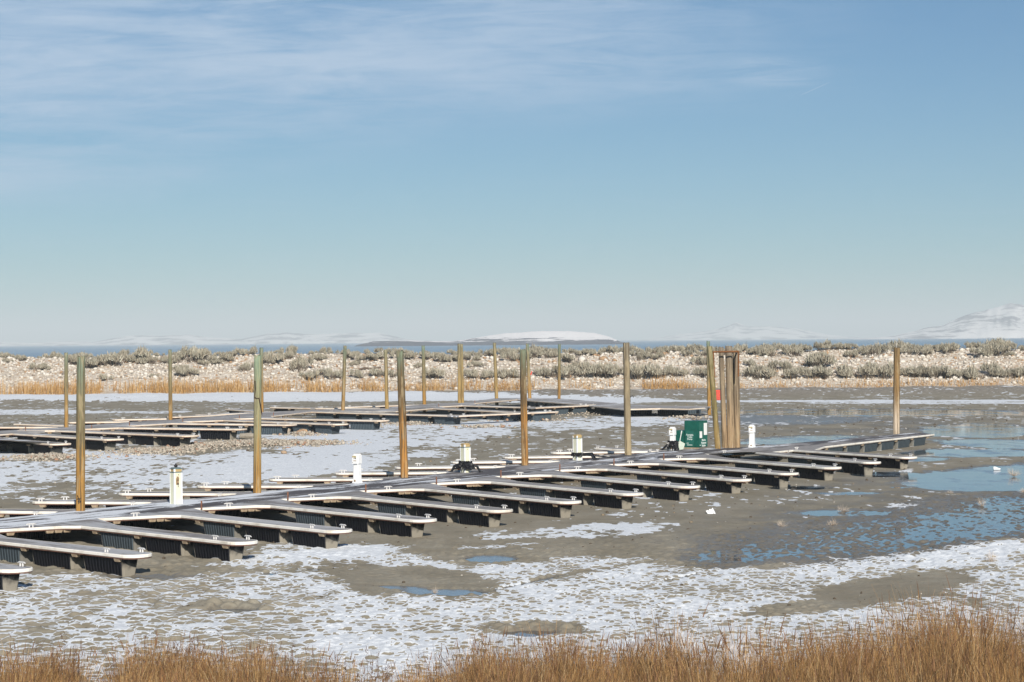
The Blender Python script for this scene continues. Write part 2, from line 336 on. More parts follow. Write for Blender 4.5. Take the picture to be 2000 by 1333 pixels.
# ------------------------------------------------------------------ levee of white rock
LY0, LY1, LZ0, LZ1 = 246.0, 262.0, 0.55, 4.25
def levz(X, Y):
    base = np.interp(Y, [240, LY0, LY0 + 3, LY1, LY1 + 4, LY1 + 10, LY1 + 26], [-0.4, LZ0, 1.25, LZ1, 4.45, 4.2, -0.8])
    return base + (fbm(X * 0.13 + 7, Y * 0.2, 3, 41) - 0.5) * 0.9 * sst(Y, LY0, LY0 + 5) * sst(Y, 285, 272)
LX = np.arange(-125, 125.01, 0.42); LYs = np.arange(241, 289, 0.5)
lx, ly = np.meshgrid(LX, LYs); lx = lx.copy(); lz = levz(lx, ly); w1_, w2_, wid = worley(lx / 0.8, ly / 0.8, 3)
lz = lz + 0.07 * (wid - 0.3) * (1 - w1_)
ii = np.arange(lx.size).reshape(lx.shape)
me = raw_mesh('levee', np.stack([lx, ly, lz], -1).reshape(-1, 3), np.stack([ii[:-1, :-1], ii[:-1, 1:], ii[1:, 1:], ii[1:, :-1]], -1).reshape(-1, 4))
m, t, b = mat('levee_gravel', rough=0.95, spec=0.15)
geo = t.new('ShaderNodeNewGeometry'); P = geo.outputs['Position']
vo = t.new('ShaderNodeTexVoronoi'); vo.inputs['Scale'].default_value = 3.2; t.link(P, vo.inputs['Vector'])
hs = t.new('ShaderNodeSeparateColor'); t.link(vo.outputs['Color'], hs.inputs[0])
c = t.mix(hs.outputs[0], (0.50, 0.44, 0.365), (0.68, 0.64, 0.58)); c = t.mix(t.ss(hs.outputs[1], 0.82, 0.9), c, (0.40, 0.24, 0.13)); c = t.mix(t.math('MULTIPLY', t.ss(vo.outputs['Distance'], 0.42, 0.62), 0.5), c, (0.34, 0.28, 0.22))
c = t.mix(t.math('MULTIPLY', t.ss(t.noise(P, 0.25, 4, 0.6), 0.45, 0.65), 0.45), c, (0.40, 0.325, 0.245))
t.link(c, b.inputs['Base Color'])
tag(link('levee', me, m), kind='structure')

ICO_V = []; ICO_F = []
_b = bmesh.new(); bmesh.ops.create_icosphere(_b, subdivisions=1, radius=1)
ICO_V = np.array([v.co[:] for v in _b.verts]); ICO_F = np.array([[v.index for v in f.verts] for f in _b.faces]); _b.free()
def rocks(name, pos, size, cols, mtl):
    n = len(pos); sc_ = rng.uniform(0.6, 1.3, (n, 3)) * size[:, None]; sc_[:, 2] *= 0.72
    V = ICO_V[None] * rng.uniform(0.78, 1.18, (n, len(ICO_V), 1)) * sc_[:, None]
    an = rng.uniform(0, 2 * pi, n); ca, sa = np.cos(an)[:, None], np.sin(an)[:, None]
    V = np.stack([V[..., 0] * ca - V[..., 1] * sa, V[..., 0] * sa + V[..., 1] * ca, V[..., 2]], -1) + pos[:, None]
    Fc = ICO_F[None] + (np.arange(n) * len(ICO_V))[:, None, None]
    me = raw_mesh(name, V.reshape(-1, 3), Fc.reshape(-1, 3), 3); cattr(me, 'tint', np.repeat(cols, len(ICO_V), 0))
    return link(name, me, mtl)
def tint_mat(name, rough=0.9, spec=0.2, amt=0.0, trans=0.0):
    m, t, b = mat(name, rough=rough, spec=spec)
    a = t.new('ShaderNodeAttribute'); a.attribute_name = 'tint'
    c = a.outputs['Color']
    if amt:
        g = t.new('ShaderNodeNewGeometry'); c = t.mix(t.math('MULTIPLY', t.noise(g.outputs['Position'], 6.0, 4, 0.6), amt), c, (0.12, 0.1, 0.08))
    t.link(c, b.inputs['Base Color']); return m
M_ROCK = tint_mat('rock', 0.95, 0.15, 0.35)
n = 17000
X = rng.uniform(-68, 68, n); Y = LY0 + 0.6 + (LY1 + 1.5 - LY0) * rng.random(n) ** 0.9
sz = 0.06 + 0.22 * rng.random(n) ** 3.4; Zz = levz(X, Y) + sz * 0.35
k = rng.random((n, 1)); cols = np.array([[0.56, 0.50, 0.42]]) * (1 - k) + np.array([[0.76, 0.725, 0.665]]) * k
cols = np.where(rng.random((n, 1)) < 0.09, np.array([[0.42, 0.27, 0.16]]), cols); cols = np.where(rng.random((n, 1)) < 0.07, np.array([[0.25, 0.22, 0.19]]), cols)
tag(rocks('riprap_stones', np.stack([X, Y, Zz], -1), sz, cols, M_ROCK), 'cream white riprap stones covering the long levee slope', 'riprap', kind='stuff')
def to_levee(px, py):
    Y = 254.0
    for _ in range(30):
        p = at(px, py, Y); Y = min(max(Y + (p.z - float(levz(np.array(p.x), np.array(Y)))) * 2.2, LY0 - 2), LY1 + 8)
    p = at(px, py, Y); return Vector((p.x, Y, float(levz(np.array(p.x), np.array(Y)))))
for i, (px, py, s, tone, lab) in enumerate([(862, 700, .5, 0, 'tan boulder below the sage row, topmost of three ochre boulders behind the pilings'), (1137, 705, .62, 1, 'round white boulder lying alone high on the levee slope'),
        (1178, 703, .5, 0, 'ochre boulder on the levee close to the weathered grey piling'), (880, 703, .42, 0, 'small ochre boulder beside a larger one on the levee slope'), (1740, 706, .6, 1, 'pale angular boulder under sagebrush close to the far end piling'),
        (1553, 708, .55, 1, 'blocky white boulder among low sage on the levee'), (1935, 690, .6, 2, 'tan ledge boulder poking out of the crest sagebrush')]):
    p = to_levee(px, py); c = [(0.42, 0.28, 0.17), (0.68, 0.65, 0.6), (0.48, 0.38, 0.26)][tone]
    o = rocks('boulder', np.array([[0, 0, 0.15]]), np.array([s]), np.array([c]), M_ROCK); o.location = p; tag(o, lab, 'boulder')

# ------------------------------------------------------------------ plants
def blades(n, base, tip, width, cols, seg=2, bend=0.0, tipc=np.array([1.1, 1.1, 1.1])):
    """n tapered ribbons from base to tip, facing all ways"""
    d = tip - base; an = rng.uniform(0, 2 * pi, n); side = np.stack([np.cos(an), np.sin(an), np.zeros(n)], -1) * width[:, None] / 2
    bd = np.stack([np.cos(an + 1.3), np.sin(an + 1.3), np.zeros(n)], -1) * bend * np.linalg.norm(d, axis=1)[:, None]
    V = []; C = []
    for i in range(seg + 1):
        f = i / seg; c = base + d * f + bd * f * f; w = 1 - 0.75 * f
        V += [c - side * w, c + side * w]; C += [cols * (np.ones(3) + (tipc - 1) * f)] * 2
    V = np.stack(V, 1); C = np.stack(C, 1); q = 2 * (seg + 1); Fc = []
    for i in range(seg): Fc.append(np.stack([np.arange(n) * q + 2 * i + j for j in (0, 1, 3, 2)], -1))
    return V.reshape(-1, 3), np.concatenate(Fc), C.reshape(-1, 3)
def blade_obj(name, parts, mtl):
    V = []; Fc = []; C = []; b0 = 0
    for v_, f_, c_ in parts: V.append(v_); Fc.append(f_ + b0); C.append(c_); b0 += len(v_)
    me = raw_mesh(name, np.concatenate(V), np.concatenate(Fc)); cattr(me, 'tint', np.concatenate(C)); me.materials.append(mtl); return me
M_LEAF = tint_mat('dry_leaf', 0.85, 0.15)
def sage_mesh(k, w=1.0, h=0.62):
    n = 950; nl = 8; cen = rng.normal(0, 1, (nl, 3)) * np.array([0.28, 0.28, 0.07]) + np.array([0, 0, 0.20]); rad = rng.uniform(0.17, 0.30, nl); ci = rng.integers(0, nl, n)
    dr = rng.normal(0, 1, (n, 3)); dr[:, 2] = np.abs(dr[:, 2]) + 0.05; dr /= np.linalg.norm(dr, axis=1)[:, None]
    c = cen[ci] + dr * (rad[ci] * rng.random(n) ** 0.45)[:, None]; up = dr * 0.55 + np.array([0, 0, 0.75]) + rng.normal(0, 0.35, (n, 3))
    base = c - up * 0.05; tip = c + up * rng.uniform(0.04, 0.10, n)[:, None]; base[:, 2] = np.clip(base[:, 2], 0, 9); tip[:, 2] = np.clip(tip[:, 2], 0.02, 9)
    sc_ = np.array([w, w, h / 0.5]); base *= sc_; tip *= sc_
    tone = np.array([(0.33, 0.315, 0.25), (0.41, 0.39, 0.32), (0.26, 0.235, 0.185), (0.36, 0.315, 0.24)])[rng.integers(0, 4, n)] * rng.uniform(0.8, 1.15, (n, 1))
    nb = 60; b2 = rng.normal(0, 0.2, (nb, 3)); b2[:, 2] = 0; t2 = b2 * 1.8 + np.array([0, 0, 0.35])
    return blade_obj('sagebrush', [blades(n, base, tip, rng.uniform(0.035, 0.06, n), tone, 1), blades(nb, b2, t2, np.full(nb, 0.035), np.tile([[0.16, 0.13, 0.105]], (nb, 1)), 1)], M_LEAF)
sages = [sage_mesh(i) for i in range(8)]
def sage(p, s, lab, grp, sq=1.0):
    o = bpy.data.objects.new('sagebrush_shrub', random.choice(sages)); COL.objects.link(o)
    o.location = (p[0], p[1], p[2] - 0.04); o.scale = (s * random.uniform(0.9, 1.2), s * random.uniform(0.85, 1.1), s * sq * random.uniform(0.8, 1.15)); o.rotation_euler = (0, 0, random.uniform(0, 6.28))
    tag(o, lab, 'shrub', grp)
slope_px = [(80,722,26),(148,711,30),(180,716,40),(222,713,46),(268,706,40),(292,710,34),(345,708,24),(380,706,40),(365,734,28),(352,722,18),(430,708,34),(476,724,28),(532,711,28),(583,724,36),(605,740,28),(630,733,22),(655,740,28),
 (692,714,18),(702,737,22),(737,735,26),(768,736,22),(818,718,18),(850,738,28),(930,716,18),(925,738,30),(950,739,26),(985,738,32),(1008,738,20),(1060,733,26),(1112,707,26),(1080,735,36),(1110,737,34),(1140,731,34),(1130,723,26),(1168,735,40),(1192,736,36),(1245,738,36),
 (1275,734,40),(1300,736,34),(1325,734,28),(1247,703,24),(1282,700,20),(1368,712,26),(1372,734,28),(1465,714,18),(1460,736,28),(1488,739,36),(1510,722,24),(1540,722,24),(1500,736,30),(1548,739,30),(1562,730,24),(1600,716,40),(1588,738,28),(1612,738,32),
 (1665,736,36),(1690,738,36),(1725,738,34),(1650,728,20),(1780,735,34),(1800,736,30),(1832,732,30),(1850,738,26),(1822,738,26),(1880,737,26),(1910,739,36),(1952,735,36),(1975,738,28),(1995,736,28),(205,742,16),(300,736,14),(560,700,24),(620,703,22)]
for px, py, w in slope_px:
    p = to_levee(px, py + 1)
    sage(p, w / 17.0 * 1.06, 'rounded grey sagebrush standing apart among the white rocks of the levee slope', 'sagebrush on the levee slope')
px = -60.0
while px < 2060:
    tall = np.interp(px, [0, 300, 600, 1000, 1300, 1700, 2000], [0.72, 0.76, 0.74, 0.85, 0.92, 1.0, 1.05])
    for row in range(2):
        Y = LY1 - 1.4 + row * 3.4 + random.uniform(-0.9, 0.9); X = (px + random.uniform(-9, 9) - 1000) / F * Y
        if row == 0 and random.random() < 0.28: continue
        sage((X, Y, float(levz(np.array(X), np.array(Y)))), random.uniform(0.95, 1.9) * tall * 1.12, 'grey-green sagebrush growing into its neighbours in the row along the levee crest', 'sagebrush along the levee crest', 0.95)
    px += random.uniform(19, 30)
# dry grass at the foot of the levee
n = 17000; X = rng.uniform(-66, 66, n); Y = LY0 + rng.normal(0.4, 0.9, n)
pxs = 1000 + X / Y * F
den = np.interp(pxs, [0, 560, 600, 640, 800, 1000, 1060, 1160, 1340, 1380, 1450, 1700, 2000], [1, 1, .75, .85, .7, .85, .35, .5, .9, .3, .45, .3, .4]) * sst(fbm(X * 0.45, Y * 0.2, 3, 61), 0.28, 0.55)
keep = rng.random(n) < den; X, Y = X[keep], Y[keep]; n = len(X); pxs = pxs[keep]
hh = np.interp(pxs, [0, 560, 700, 1000, 1150, 1300, 1400, 2000], [1.35, 1.35, 1.2, 1.0, .8, 1.15, 0.7, 0.7]) * rng.uniform(0.45, 1.1, n) * (0.6 + 0.8 * fbm(X * 0.7, Y, 2, 71))
base = np.stack([X, Y, levz(X, Y) - 0.03], -1); tip = base + np.stack([rng.normal(0, 0.13, n), rng.normal(0, 0.13, n), hh], -1)
cols = np.array([(0.40, 0.235, 0.085), (0.48, 0.32, 0.15), (0.32, 0.175, 0.065)])[rng.integers(0, 3, n)]
me = blade_obj('dry_grass', [blades(n, base, tip, rng.uniform(0.035, 0.07, n), cols, 2, 0.1)], M_LEAF)
tag(link('dry_grass', me), 'orange strip of dry grass along the foot of the levee', 'grass', kind='stuff')
# tall dry grass on the near bank
ytop = lambda p: np.interp(p, [-300, 0, 100, 160, 200, 230, 300, 420, 520, 600, 700, 800, 880, 930, 1000, 1080, 1200, 1230, 1300, 1380, 1500, 1640, 1700, 1800, 1870, 1930, 2000, 2300], [1262, 1262, 1262, 1285, 1330, 1262, 1250, 1256, 1272, 1280, 1296, 1296, 1288, 1256, 1252, 1258, 1262, 1236, 1232, 1266, 1252, 1234, 1218, 1196, 1186, 1200, 1216, 1210])
hfun = lambda p: np.interp(p, [-300, 200, 600, 850, 950, 1200, 1300, 1600, 1850, 2300], [.62, .58, .62, .5, .7, .74, .85, .9, 1.05, 1.0])
nt = 7100; TX = rng.uniform(-15, 15, nt); TY = rng.uniform(32.5, 42.5, nt); pxs = 1000 + TX / TY * F
hf = hfun(pxs); Zf = (H - hf) * F / (ytop(pxs) - 8 - CY); depth = Zf - TY
dens = np.interp(pxs, [-200, 130, 165, 205, 240, 300, 500, 650, 850, 950, 2300], [.85, .8, .2, .2, .8, 1, 1, .8, .8, 1, 1]) * (0.3 + 0.9 * sst(fbm(TX * 0.9, TY * 0.9, 3, 81), 0.3, 0.55))
keep = (depth > 0) & (rng.random(nt) < dens * (0.3 + 0.7 * sst(depth, 0, 0.8))); TX, TY, hf = TX[keep], TY[keep], hf[keep]; nt = len(TX)
th = hf * rng.uniform(0.62, 1.22, nt) * (0.55 + 0.95 * fbm(TX * 1.1, TY * 1.1, 3, 91)); tsp = rng.uniform(0.035, 0.11, nt); tl = rng.normal(0, 0.10, (nt, 2))
pal = np.array([(0.34, 0.235, 0.11), (0.45, 0.335, 0.18), (0.20, 0.13, 0.068), (0.095, 0.066, 0.042), (0.40, 0.305, 0.18), (0.27, 0.16, 0.07)])
pal = pal * np.array([1.08, 0.97, 0.86])
tcol = pal[rng.choice(6, nt, p=[.22, .22, .17, .15, .12, .12])] * rng.uniform(0.75, 1.25, (nt, 1))
m_ = 34; ti = np.repeat(np.arange(nt), m_); n = len(ti); off = rng.normal(0, 1, (n, 2)) * tsp[ti][:, None]
X = TX[ti] + off[:, 0]; Y = TY[ti] + off[:, 1]; gz = 0.02 * np.clip(38 - Y, 0, 40) ** 1.5
hh = th[ti] * (1.12 - 0.75 * rng.random(n) ** 1.5)
lean = tl[ti] + off * 2.4 + rng.normal(0, 0.10, (n, 2)); brk = rng.random(n) < 0.06; lean[brk] *= 4.5; hh = np.where(brk, hh * 0.6, hh)
base = np.stack([X, Y, gz - 0.02], -1); tip = base + np.stack([lean[:, 0] * hh, lean[:, 1] * hh, hh], -1)
cols = tcol[ti] * rng.uniform(0.6, 1.4, (n, 1)); cols = np.where(rng.random((n, 1)) < 0.06, np.array([[0.55, 0.45, 0.28]]), cols)
v1 = blades(n, base, tip, rng.uniform(0.005, 0.010, n), cols, 3, 0.16, np.array([0.80, 0.73, 0.66]))
# brown seed heads on some of them
ks = rng.random(n) < 0.16; hb = tip[ks] - (tip[ks] - base[ks]) * 0.16; ht = tip[ks] + (tip[ks] - base[ks]) * 0.05; kn = len(hb)
v2 = blades(kn, hb, ht, rng.uniform(0.011, 0.022, kn), np.tile([[0.15, 0.082, 0.045]], (kn, 1)) * rng.uniform(.7, 1.3, (kn, 1)), 2, 0.1)
me = blade_obj('tall_dry_grass', [v1, v2], M_LEAF)
tag(link('tall_dry_grass', me), 'tall golden brown dry grass covering the near bank', 'grass', kind='stuff')
# thin dark weeds in front of it
n = 420; X = rng.uniform(-9.5, 9.5, n); pxs = 1000 + X / 39.5 * F; keep = rng.random(n) < np.interp(pxs, [0, 150, 250, 650, 800, 1000, 2000], [1, .9, 1, .9, .5, .25, .35]); X = X[keep]; pxs = pxs[keep]; n = len(X)
Y = (H - hfun(pxs)) * F / (ytop(pxs) - CY) + rng.uniform(-0.8, 0.5, n); hh = rng.uniform(0.35, 0.85, n)
base = np.stack([X, Y, np.zeros(n)], -1); tip = base + np.stack([rng.normal(0, 0.05, n), rng.normal(0, 0.05, n), hh], -1)
parts = [blades(n, base, tip, np.full(n, 0.008), np.tile([[0.12, 0.07, 0.045]], (n, 1)), 2, 0.05)]
for j in range(7):
    f = rng.uniform(0.5, 1.0, n)[:, None]; b0 = base + (tip - base) * f; t0 = b0 + np.stack([rng.normal(0, 0.045, n), rng.normal(0, 0.045, n), rng.uniform(0.03, 0.10, n)], -1)
    parts.append(blades(n, b0, t0, np.full(n, 0.012), np.tile([[0.11, 0.06, 0.04]], (n, 1)), 1))
me = blade_obj('dead_weeds', parts, M_LEAF); tag(link('dead_weeds', me), 'thin dark dead weed stems at the edge of the snow', 'weeds', kind='stuff')
# bleached tumbleweeds
def tumble_mesh():
    parts = []
    n = 170; an = rng.uniform(0, 2 * pi, n); el = np.abs(rng.normal(0.2, 0.5, n)); d = np.stack([np.cos(an) * np.cos(el), np.sin(an) * np.cos(el), np.abs(np.sin(el)) * 0.9], -1)
    r = rng.uniform(0.3, 0.5, n)[:, None]; b0 = rng.normal(0, 0.06, (n, 3)); b0[:, 2] = np.abs(b0[:, 2]); mid = b0 + d * r * 0.7; tp = mid + (d + rng.normal(0, 0.5, (n, 3)) + np.array([0, 0, .25])) * r * 0.45; tp[:, 2] = np.clip(tp[:, 2], 0.01, 9)
    c = np.tile([[0.50, 0.42, 0.34]], (n, 1)) * rng.uniform(0.75, 1.2, (n, 1))
    parts += [blades(n, b0, mid, np.full(n, 0.014), c, 2, 0.15), blades(n, mid, tp, np.full(n, 0.014), c * 1.1, 2, 0.2)]
    return blade_obj('tumbleweed', parts, M_LEAF)
tm = [tumble_mesh() for _ in range(3)]
for i, (px, py, w, hz, lab) in enumerate([(1980, 931, 30, 14, 'bleached domed dead shrub standing in open meltwater near a white scrap'), (1936, 1100, 30, 20, 'straw coloured dead shrub on the snow, nearest the bank grass'), (1648, 1001, 30, 11, 'low bleached dead shrub at the far edge of a narrow blue puddle'),
        (1526, 1030, 22, 12, 'bleached dead shrub on mud lumps, farthest from the open water'), (1626, 1028, 24, 11, 'flattened bleached dead shrub between patches of blue water'), (1918, 990, 18, 14, 'thin upright dead shrub among lumps in blue meltwater'),
        (1998, 963, 18, 10, 'small dead shrub at the frame edge beside open meltwater'), (1856, 966, 20, 7, 'low dead twigs on a mud spit reaching into the meltwater'), (849, 1160, 18, 11, 'pale forked dead twigs lying beside a foreground puddle'), (200, 1140, 30, 8, 'low pinkish dead twigs on snow near the closest dock finger'),
        (690, 985, 24, 14, 'tangled tumbleweed caught under the knee of a dock finger'), (1775, 896, 26, 8, 'dead twigs caught on the tip of the last dock finger'), (1790, 1181, 16, 6, 'small brown twig clump on the bare mud patch')]):
    p = un(px, py); o = link('dead_shrub', tm[i % 3], None, None, (p[0], p[1], 0.0)); s = w / F * p[1]; o.scale = (s, s, hz / F * p[1] / 0.42); o.rotation_euler = (0, 0, i * 1.7); tag(o, lab, 'dead shrub')

# rubble on the mud behind the near dock
def heap(px, py, rx, ry, n, smin=0.03, smax=0.13):
    c = un(px, py); sxm = rx / F * c[1]; sym = c[1] ** 2 / (H * F) * ry
    n = int(n * 2.4); r_ = np.abs(rng.normal(0, 0.5, n)).clip(0, 1.3); a = rng.uniform(0, 2 * pi, n); X = c[0] + r_ * np.cos(a) * sxm; Y = c[1] + r_ * np.sin(a) * sym
    s = smin + (smax - smin) * rng.random(n) ** 3.5
    return np.stack([X, Y, 0.015 + 0.17 * np.clip(1 - r_ ** 2, 0, 1) * rng.random(n) + s * 0.25], -1), s
hp = [heap(*a) for a in [(300, 884, 110, 7, 900), (90, 896, 120, 6, 700), (500, 868, 130, 9, 1000), (620, 868, 80, 6, 400), (1110, 806, 115, 8, 1100), (1040, 822, 80, 4, 260), (800, 830, 90, 5, 260), (590, 850, 50, 4, 200), (1340, 818, 60, 4, 120), (400, 873, 70, 6, 400), (940, 836, 80, 3, 120)]]
pos = np.concatenate([a for a, _ in hp]); s = np.concatenate([b for _, b in hp]); k = rng.random((len(s), 1))
cols = np.array([[0.33, 0.29, 0.235]]) * (1 - k) + np.array([[0.56, 0.50, 0.42]]) * k; cols = np.where(rng.random((len(s), 1)) < .1, np.array([[.36, .22, .15]]), cols)
tag(rocks('rubble', pos, s, cols, M_ROCK), 'low spread heaps of tan rubble on the mud between the docks', 'rubble', kind='stuff')
for px, py, sz_, c, lab in [(605, 846, 0.62, (0.50, 0.33, 0.2), 'rounded ochre boulder between two tilted dock fingers'), (556, 846, 0.45, (0.5, 0.42, 0.33), 'pale boulder against the end float of a far dock finger'), (588, 850, .35, (.42, .27, .17), 'small rusty boulder in front of the rounded ochre boulder'),
                            (1176, 804, 0.5, (0.56, 0.49, 0.38), 'pale cream boulder on top of the far rubble heap'), (115, 890, 0.4, (0.30, 0.17, 0.12), 'dark reddish boulder on the rubble close to the near green-topped piling'), (554, 888, .28, (.42, .3, .2), 'lone brown stone on snow beyond the cracked piling')]:
    p = un(px, py); o = rocks('boulder', np.array([[0, 0, 0.12]]), np.array([sz_]), np.array([c]), M_ROCK); o.location = (p[0], p[1], 0); tag(o, lab, 'boulder')

# clods, pebbles and bits of weed strewn over the bare mud
n = 5200; Y = rng.uniform(40, 205, n) ** 1.0; X = rng.uniform(-0.25, 0.25, n) * Y
ri = np.clip(np.searchsorted(Zr, Y), 0, len(Zr) - 1); ci = np.clip(np.searchsorted(U, X / Y), 0, len(U) - 1); ok = (dep[ri, ci] < 0.015) & (snow[ri, ci] < 0.4); X, Y, gzc = X[ok], Y[ok], z[ri, ci][ok]; n = len(X)
s = 0.014 + 0.05 * rng.random(n) ** 4; k = rng.random((n, 1)); cols = np.where(k < 0.7, np.array([[0.085, 0.065, 0.045]]), np.where(k < 0.9, np.array([[0.24, 0.19, 0.13]]), np.array([[0.55, 0.52, 0.47]])))
tag(rocks('clods', np.stack([X, Y, gzc + s * .2], -1), s * np.clip(Y / 75, 0.8, 1.7), cols, M_ROCK), 'small dark clods and pebbles strewn over the bare mud', 'clods', kind='stuff')

# ------------------------------------------------------------------ docks
# weathered deck boards
def deck_mat(name, snow_amt, wet_amt, c1=(0.215, 0.205, 0.21), c2=(0.33, 0.315, 0.31), ang=0.0):
    m, t, b = mat(name, rough=0.75, spec=0.25); g = t.new('ShaderNodeNewGeometry'); P = t.mapv(g.outputs['Position'], rot=(0, 0, -ang))
    st = t.noise(t.mapv(P, sc=(0.7, 5.5, 1)), 1.0, 5, 0.65); fi = t.noise(P, 14, 4, 0.6)
    c = t.mix(t.ss(st, 0.3, 0.7), c1, c2); c = t.mix(t.math('MULTIPLY', fi, 0.4), c, (0.36, 0.35, 0.35)); c = t.mix(t.math('MULTIPLY', t.ss(t.noise(P, 1.1, 5, 0.65), 0.5, 0.66), 0.4), c, (0.13, 0.105, 0.085))
    sep = t.new('ShaderNodeSeparateXYZ'); t.link(g.outputs['Position'], sep.inputs[0])
    near = t.ss(sep.outputs[1], 98.0, 70.0)                                  # snow lies longer at the near end
    wn = t.noise(t.mapv(P, sc=(0.16, 0.75, 1)), 1.0, 4, 0.6, 0.4); wt = t.math('MULTIPLY', t.ss(t.math('MULTIPLY_ADD', near, 0.07, wn), 0.44, 0.52), wet_amt); c = t.mix(wt, c, (0.045, 0.038, 0.043))
    sn = t.noise(t.mapv(P, loc=(4, 2, 0), sc=(0.2, 0.95, 1)), 1.0, 5, 0.65, 0.5)
    sf = t.math('MULTIPLY', t.ss(t.math('ADD', t.math('ADD', sn, t.math('MULTIPLY', fi, 0.12)), t.math('MULTIPLY', near, 0.07)), 0.60, 0.66), snow_amt)
    t.link(t.mix(sf, c, (0.72, 0.75, 0.80)), b.inputs['Base Color'])
    t.link(t.math('SUBTRACT', 0.85, t.math('MULTIPLY', wt, 0.2)), b.inputs['Roughness']); b.inputs['Specular IOR Level'].default_value = 0.12
    bp = t.new('ShaderNodeBump'); bp.inputs['Strength'].default_value = 0.4; bp.inputs['Distance'].default_value = 0.02; t.link(st, bp.inputs['Height']); t.link(bp.outputs[0], b.inputs['Normal'])
    return m
M_WALK = deck_mat('walkway_boards', 0.95, 0.8, ang=R(59)); M_FING = deck_mat('finger_boards', 0.35, 0.22, (0.235, 0.225, 0.23), (0.34, 0.325, 0.32), ang=R(-48)); M_FAR = deck_mat('far_boards', 0.75, 0.25, (0.26, 0.25, 0.25), (0.40, 0.385, 0.375), ang=R(45))
M_RIM = noisy('vinyl_bumper', (0.80, 0.77, 0.71), (0.60, 0.55, 0.47), 1.6, 0.45, 0.4, lo=0.45, hi=0.72)
M_RIMF = noisy('faded_bumper', (0.78, 0.69, 0.58), (0.66, 0.53, 0.40), 0.8, 0.5, 0.35, lo=0.4, hi=0.7)
M_BROWN = noisy('stringer_wood', (0.13, 0.065, 0.05), (0.20, 0.11, 0.08), 3, 0.9)
M_BLOCK = noisy('block_wood', (0.42, 0.34, 0.245), (0.28, 0.21, 0.14), 7, 0.9, sc=(1, 1, 0.5))
M_GALV = noisy('galvanised_cleat', (0.66, 0.65, 0.64), (0.5, 0.5, 0.5), 9, 0.5, 0.5)
M_POSTB = noisy('rusty_post', (0.13, 0.06, 0.04), (0.22, 0.11, 0.07), 8, 0.9)
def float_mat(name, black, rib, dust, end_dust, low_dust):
    """black plastic tub; dried mud on ends and foot, tops of the ends kept black as painted shade"""
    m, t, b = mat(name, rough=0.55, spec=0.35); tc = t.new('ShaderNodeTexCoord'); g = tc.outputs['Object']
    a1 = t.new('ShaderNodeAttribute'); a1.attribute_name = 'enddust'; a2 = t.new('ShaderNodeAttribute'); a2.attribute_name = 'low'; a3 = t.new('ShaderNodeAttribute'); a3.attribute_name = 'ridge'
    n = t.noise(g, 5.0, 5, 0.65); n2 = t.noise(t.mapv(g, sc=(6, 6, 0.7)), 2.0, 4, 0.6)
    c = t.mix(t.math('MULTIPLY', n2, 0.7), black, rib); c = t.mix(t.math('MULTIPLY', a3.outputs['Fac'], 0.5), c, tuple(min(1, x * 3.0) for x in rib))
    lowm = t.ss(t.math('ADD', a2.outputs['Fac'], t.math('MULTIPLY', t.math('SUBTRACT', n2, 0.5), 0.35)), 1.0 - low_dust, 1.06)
    end_mud_shade = t.ss(t.math('ADD', a1.outputs['Fac'], t.math('MULTIPLY', t.math('SUBTRACT', n, 0.5), 0.5)), 0.25, 0.62); end_mud_shade = t.math('MULTIPLY', end_mud_shade, t.ss(t.math('ADD', a2.outputs['Fac'], t.math('MULTIPLY', t.math('SUBTRACT', n, 0.5), 0.8)), 0.05, 0.62))  # mud fades out up the ends, painting in shade from the deck above
    f = t.math('MAXIMUM', t.math('MULTIPLY', lowm, 0.9), t.math('MULTIPLY', end_mud_shade, end_dust))
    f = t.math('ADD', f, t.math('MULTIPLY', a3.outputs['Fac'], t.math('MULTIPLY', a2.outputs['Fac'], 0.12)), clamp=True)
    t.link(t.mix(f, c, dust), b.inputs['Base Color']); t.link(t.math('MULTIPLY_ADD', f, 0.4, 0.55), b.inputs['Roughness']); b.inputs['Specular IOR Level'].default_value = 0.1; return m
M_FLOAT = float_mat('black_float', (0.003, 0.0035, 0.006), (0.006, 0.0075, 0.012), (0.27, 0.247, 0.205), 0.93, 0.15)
M_FLOATD = float_mat('bluish_float', (0.022, 0.030, 0.038), (0.055, 0.073, 0.087), (0.24, 0.225, 0.195), 0.7, 0.12)  # paler and bluer than the black tubs
M_FLOATF = float_mat('far_float', (0.028, 0.037, 0.046), (0.075, 0.10, 0.12), (0.03, 0.032, 0.035), 0.25, 0.16)
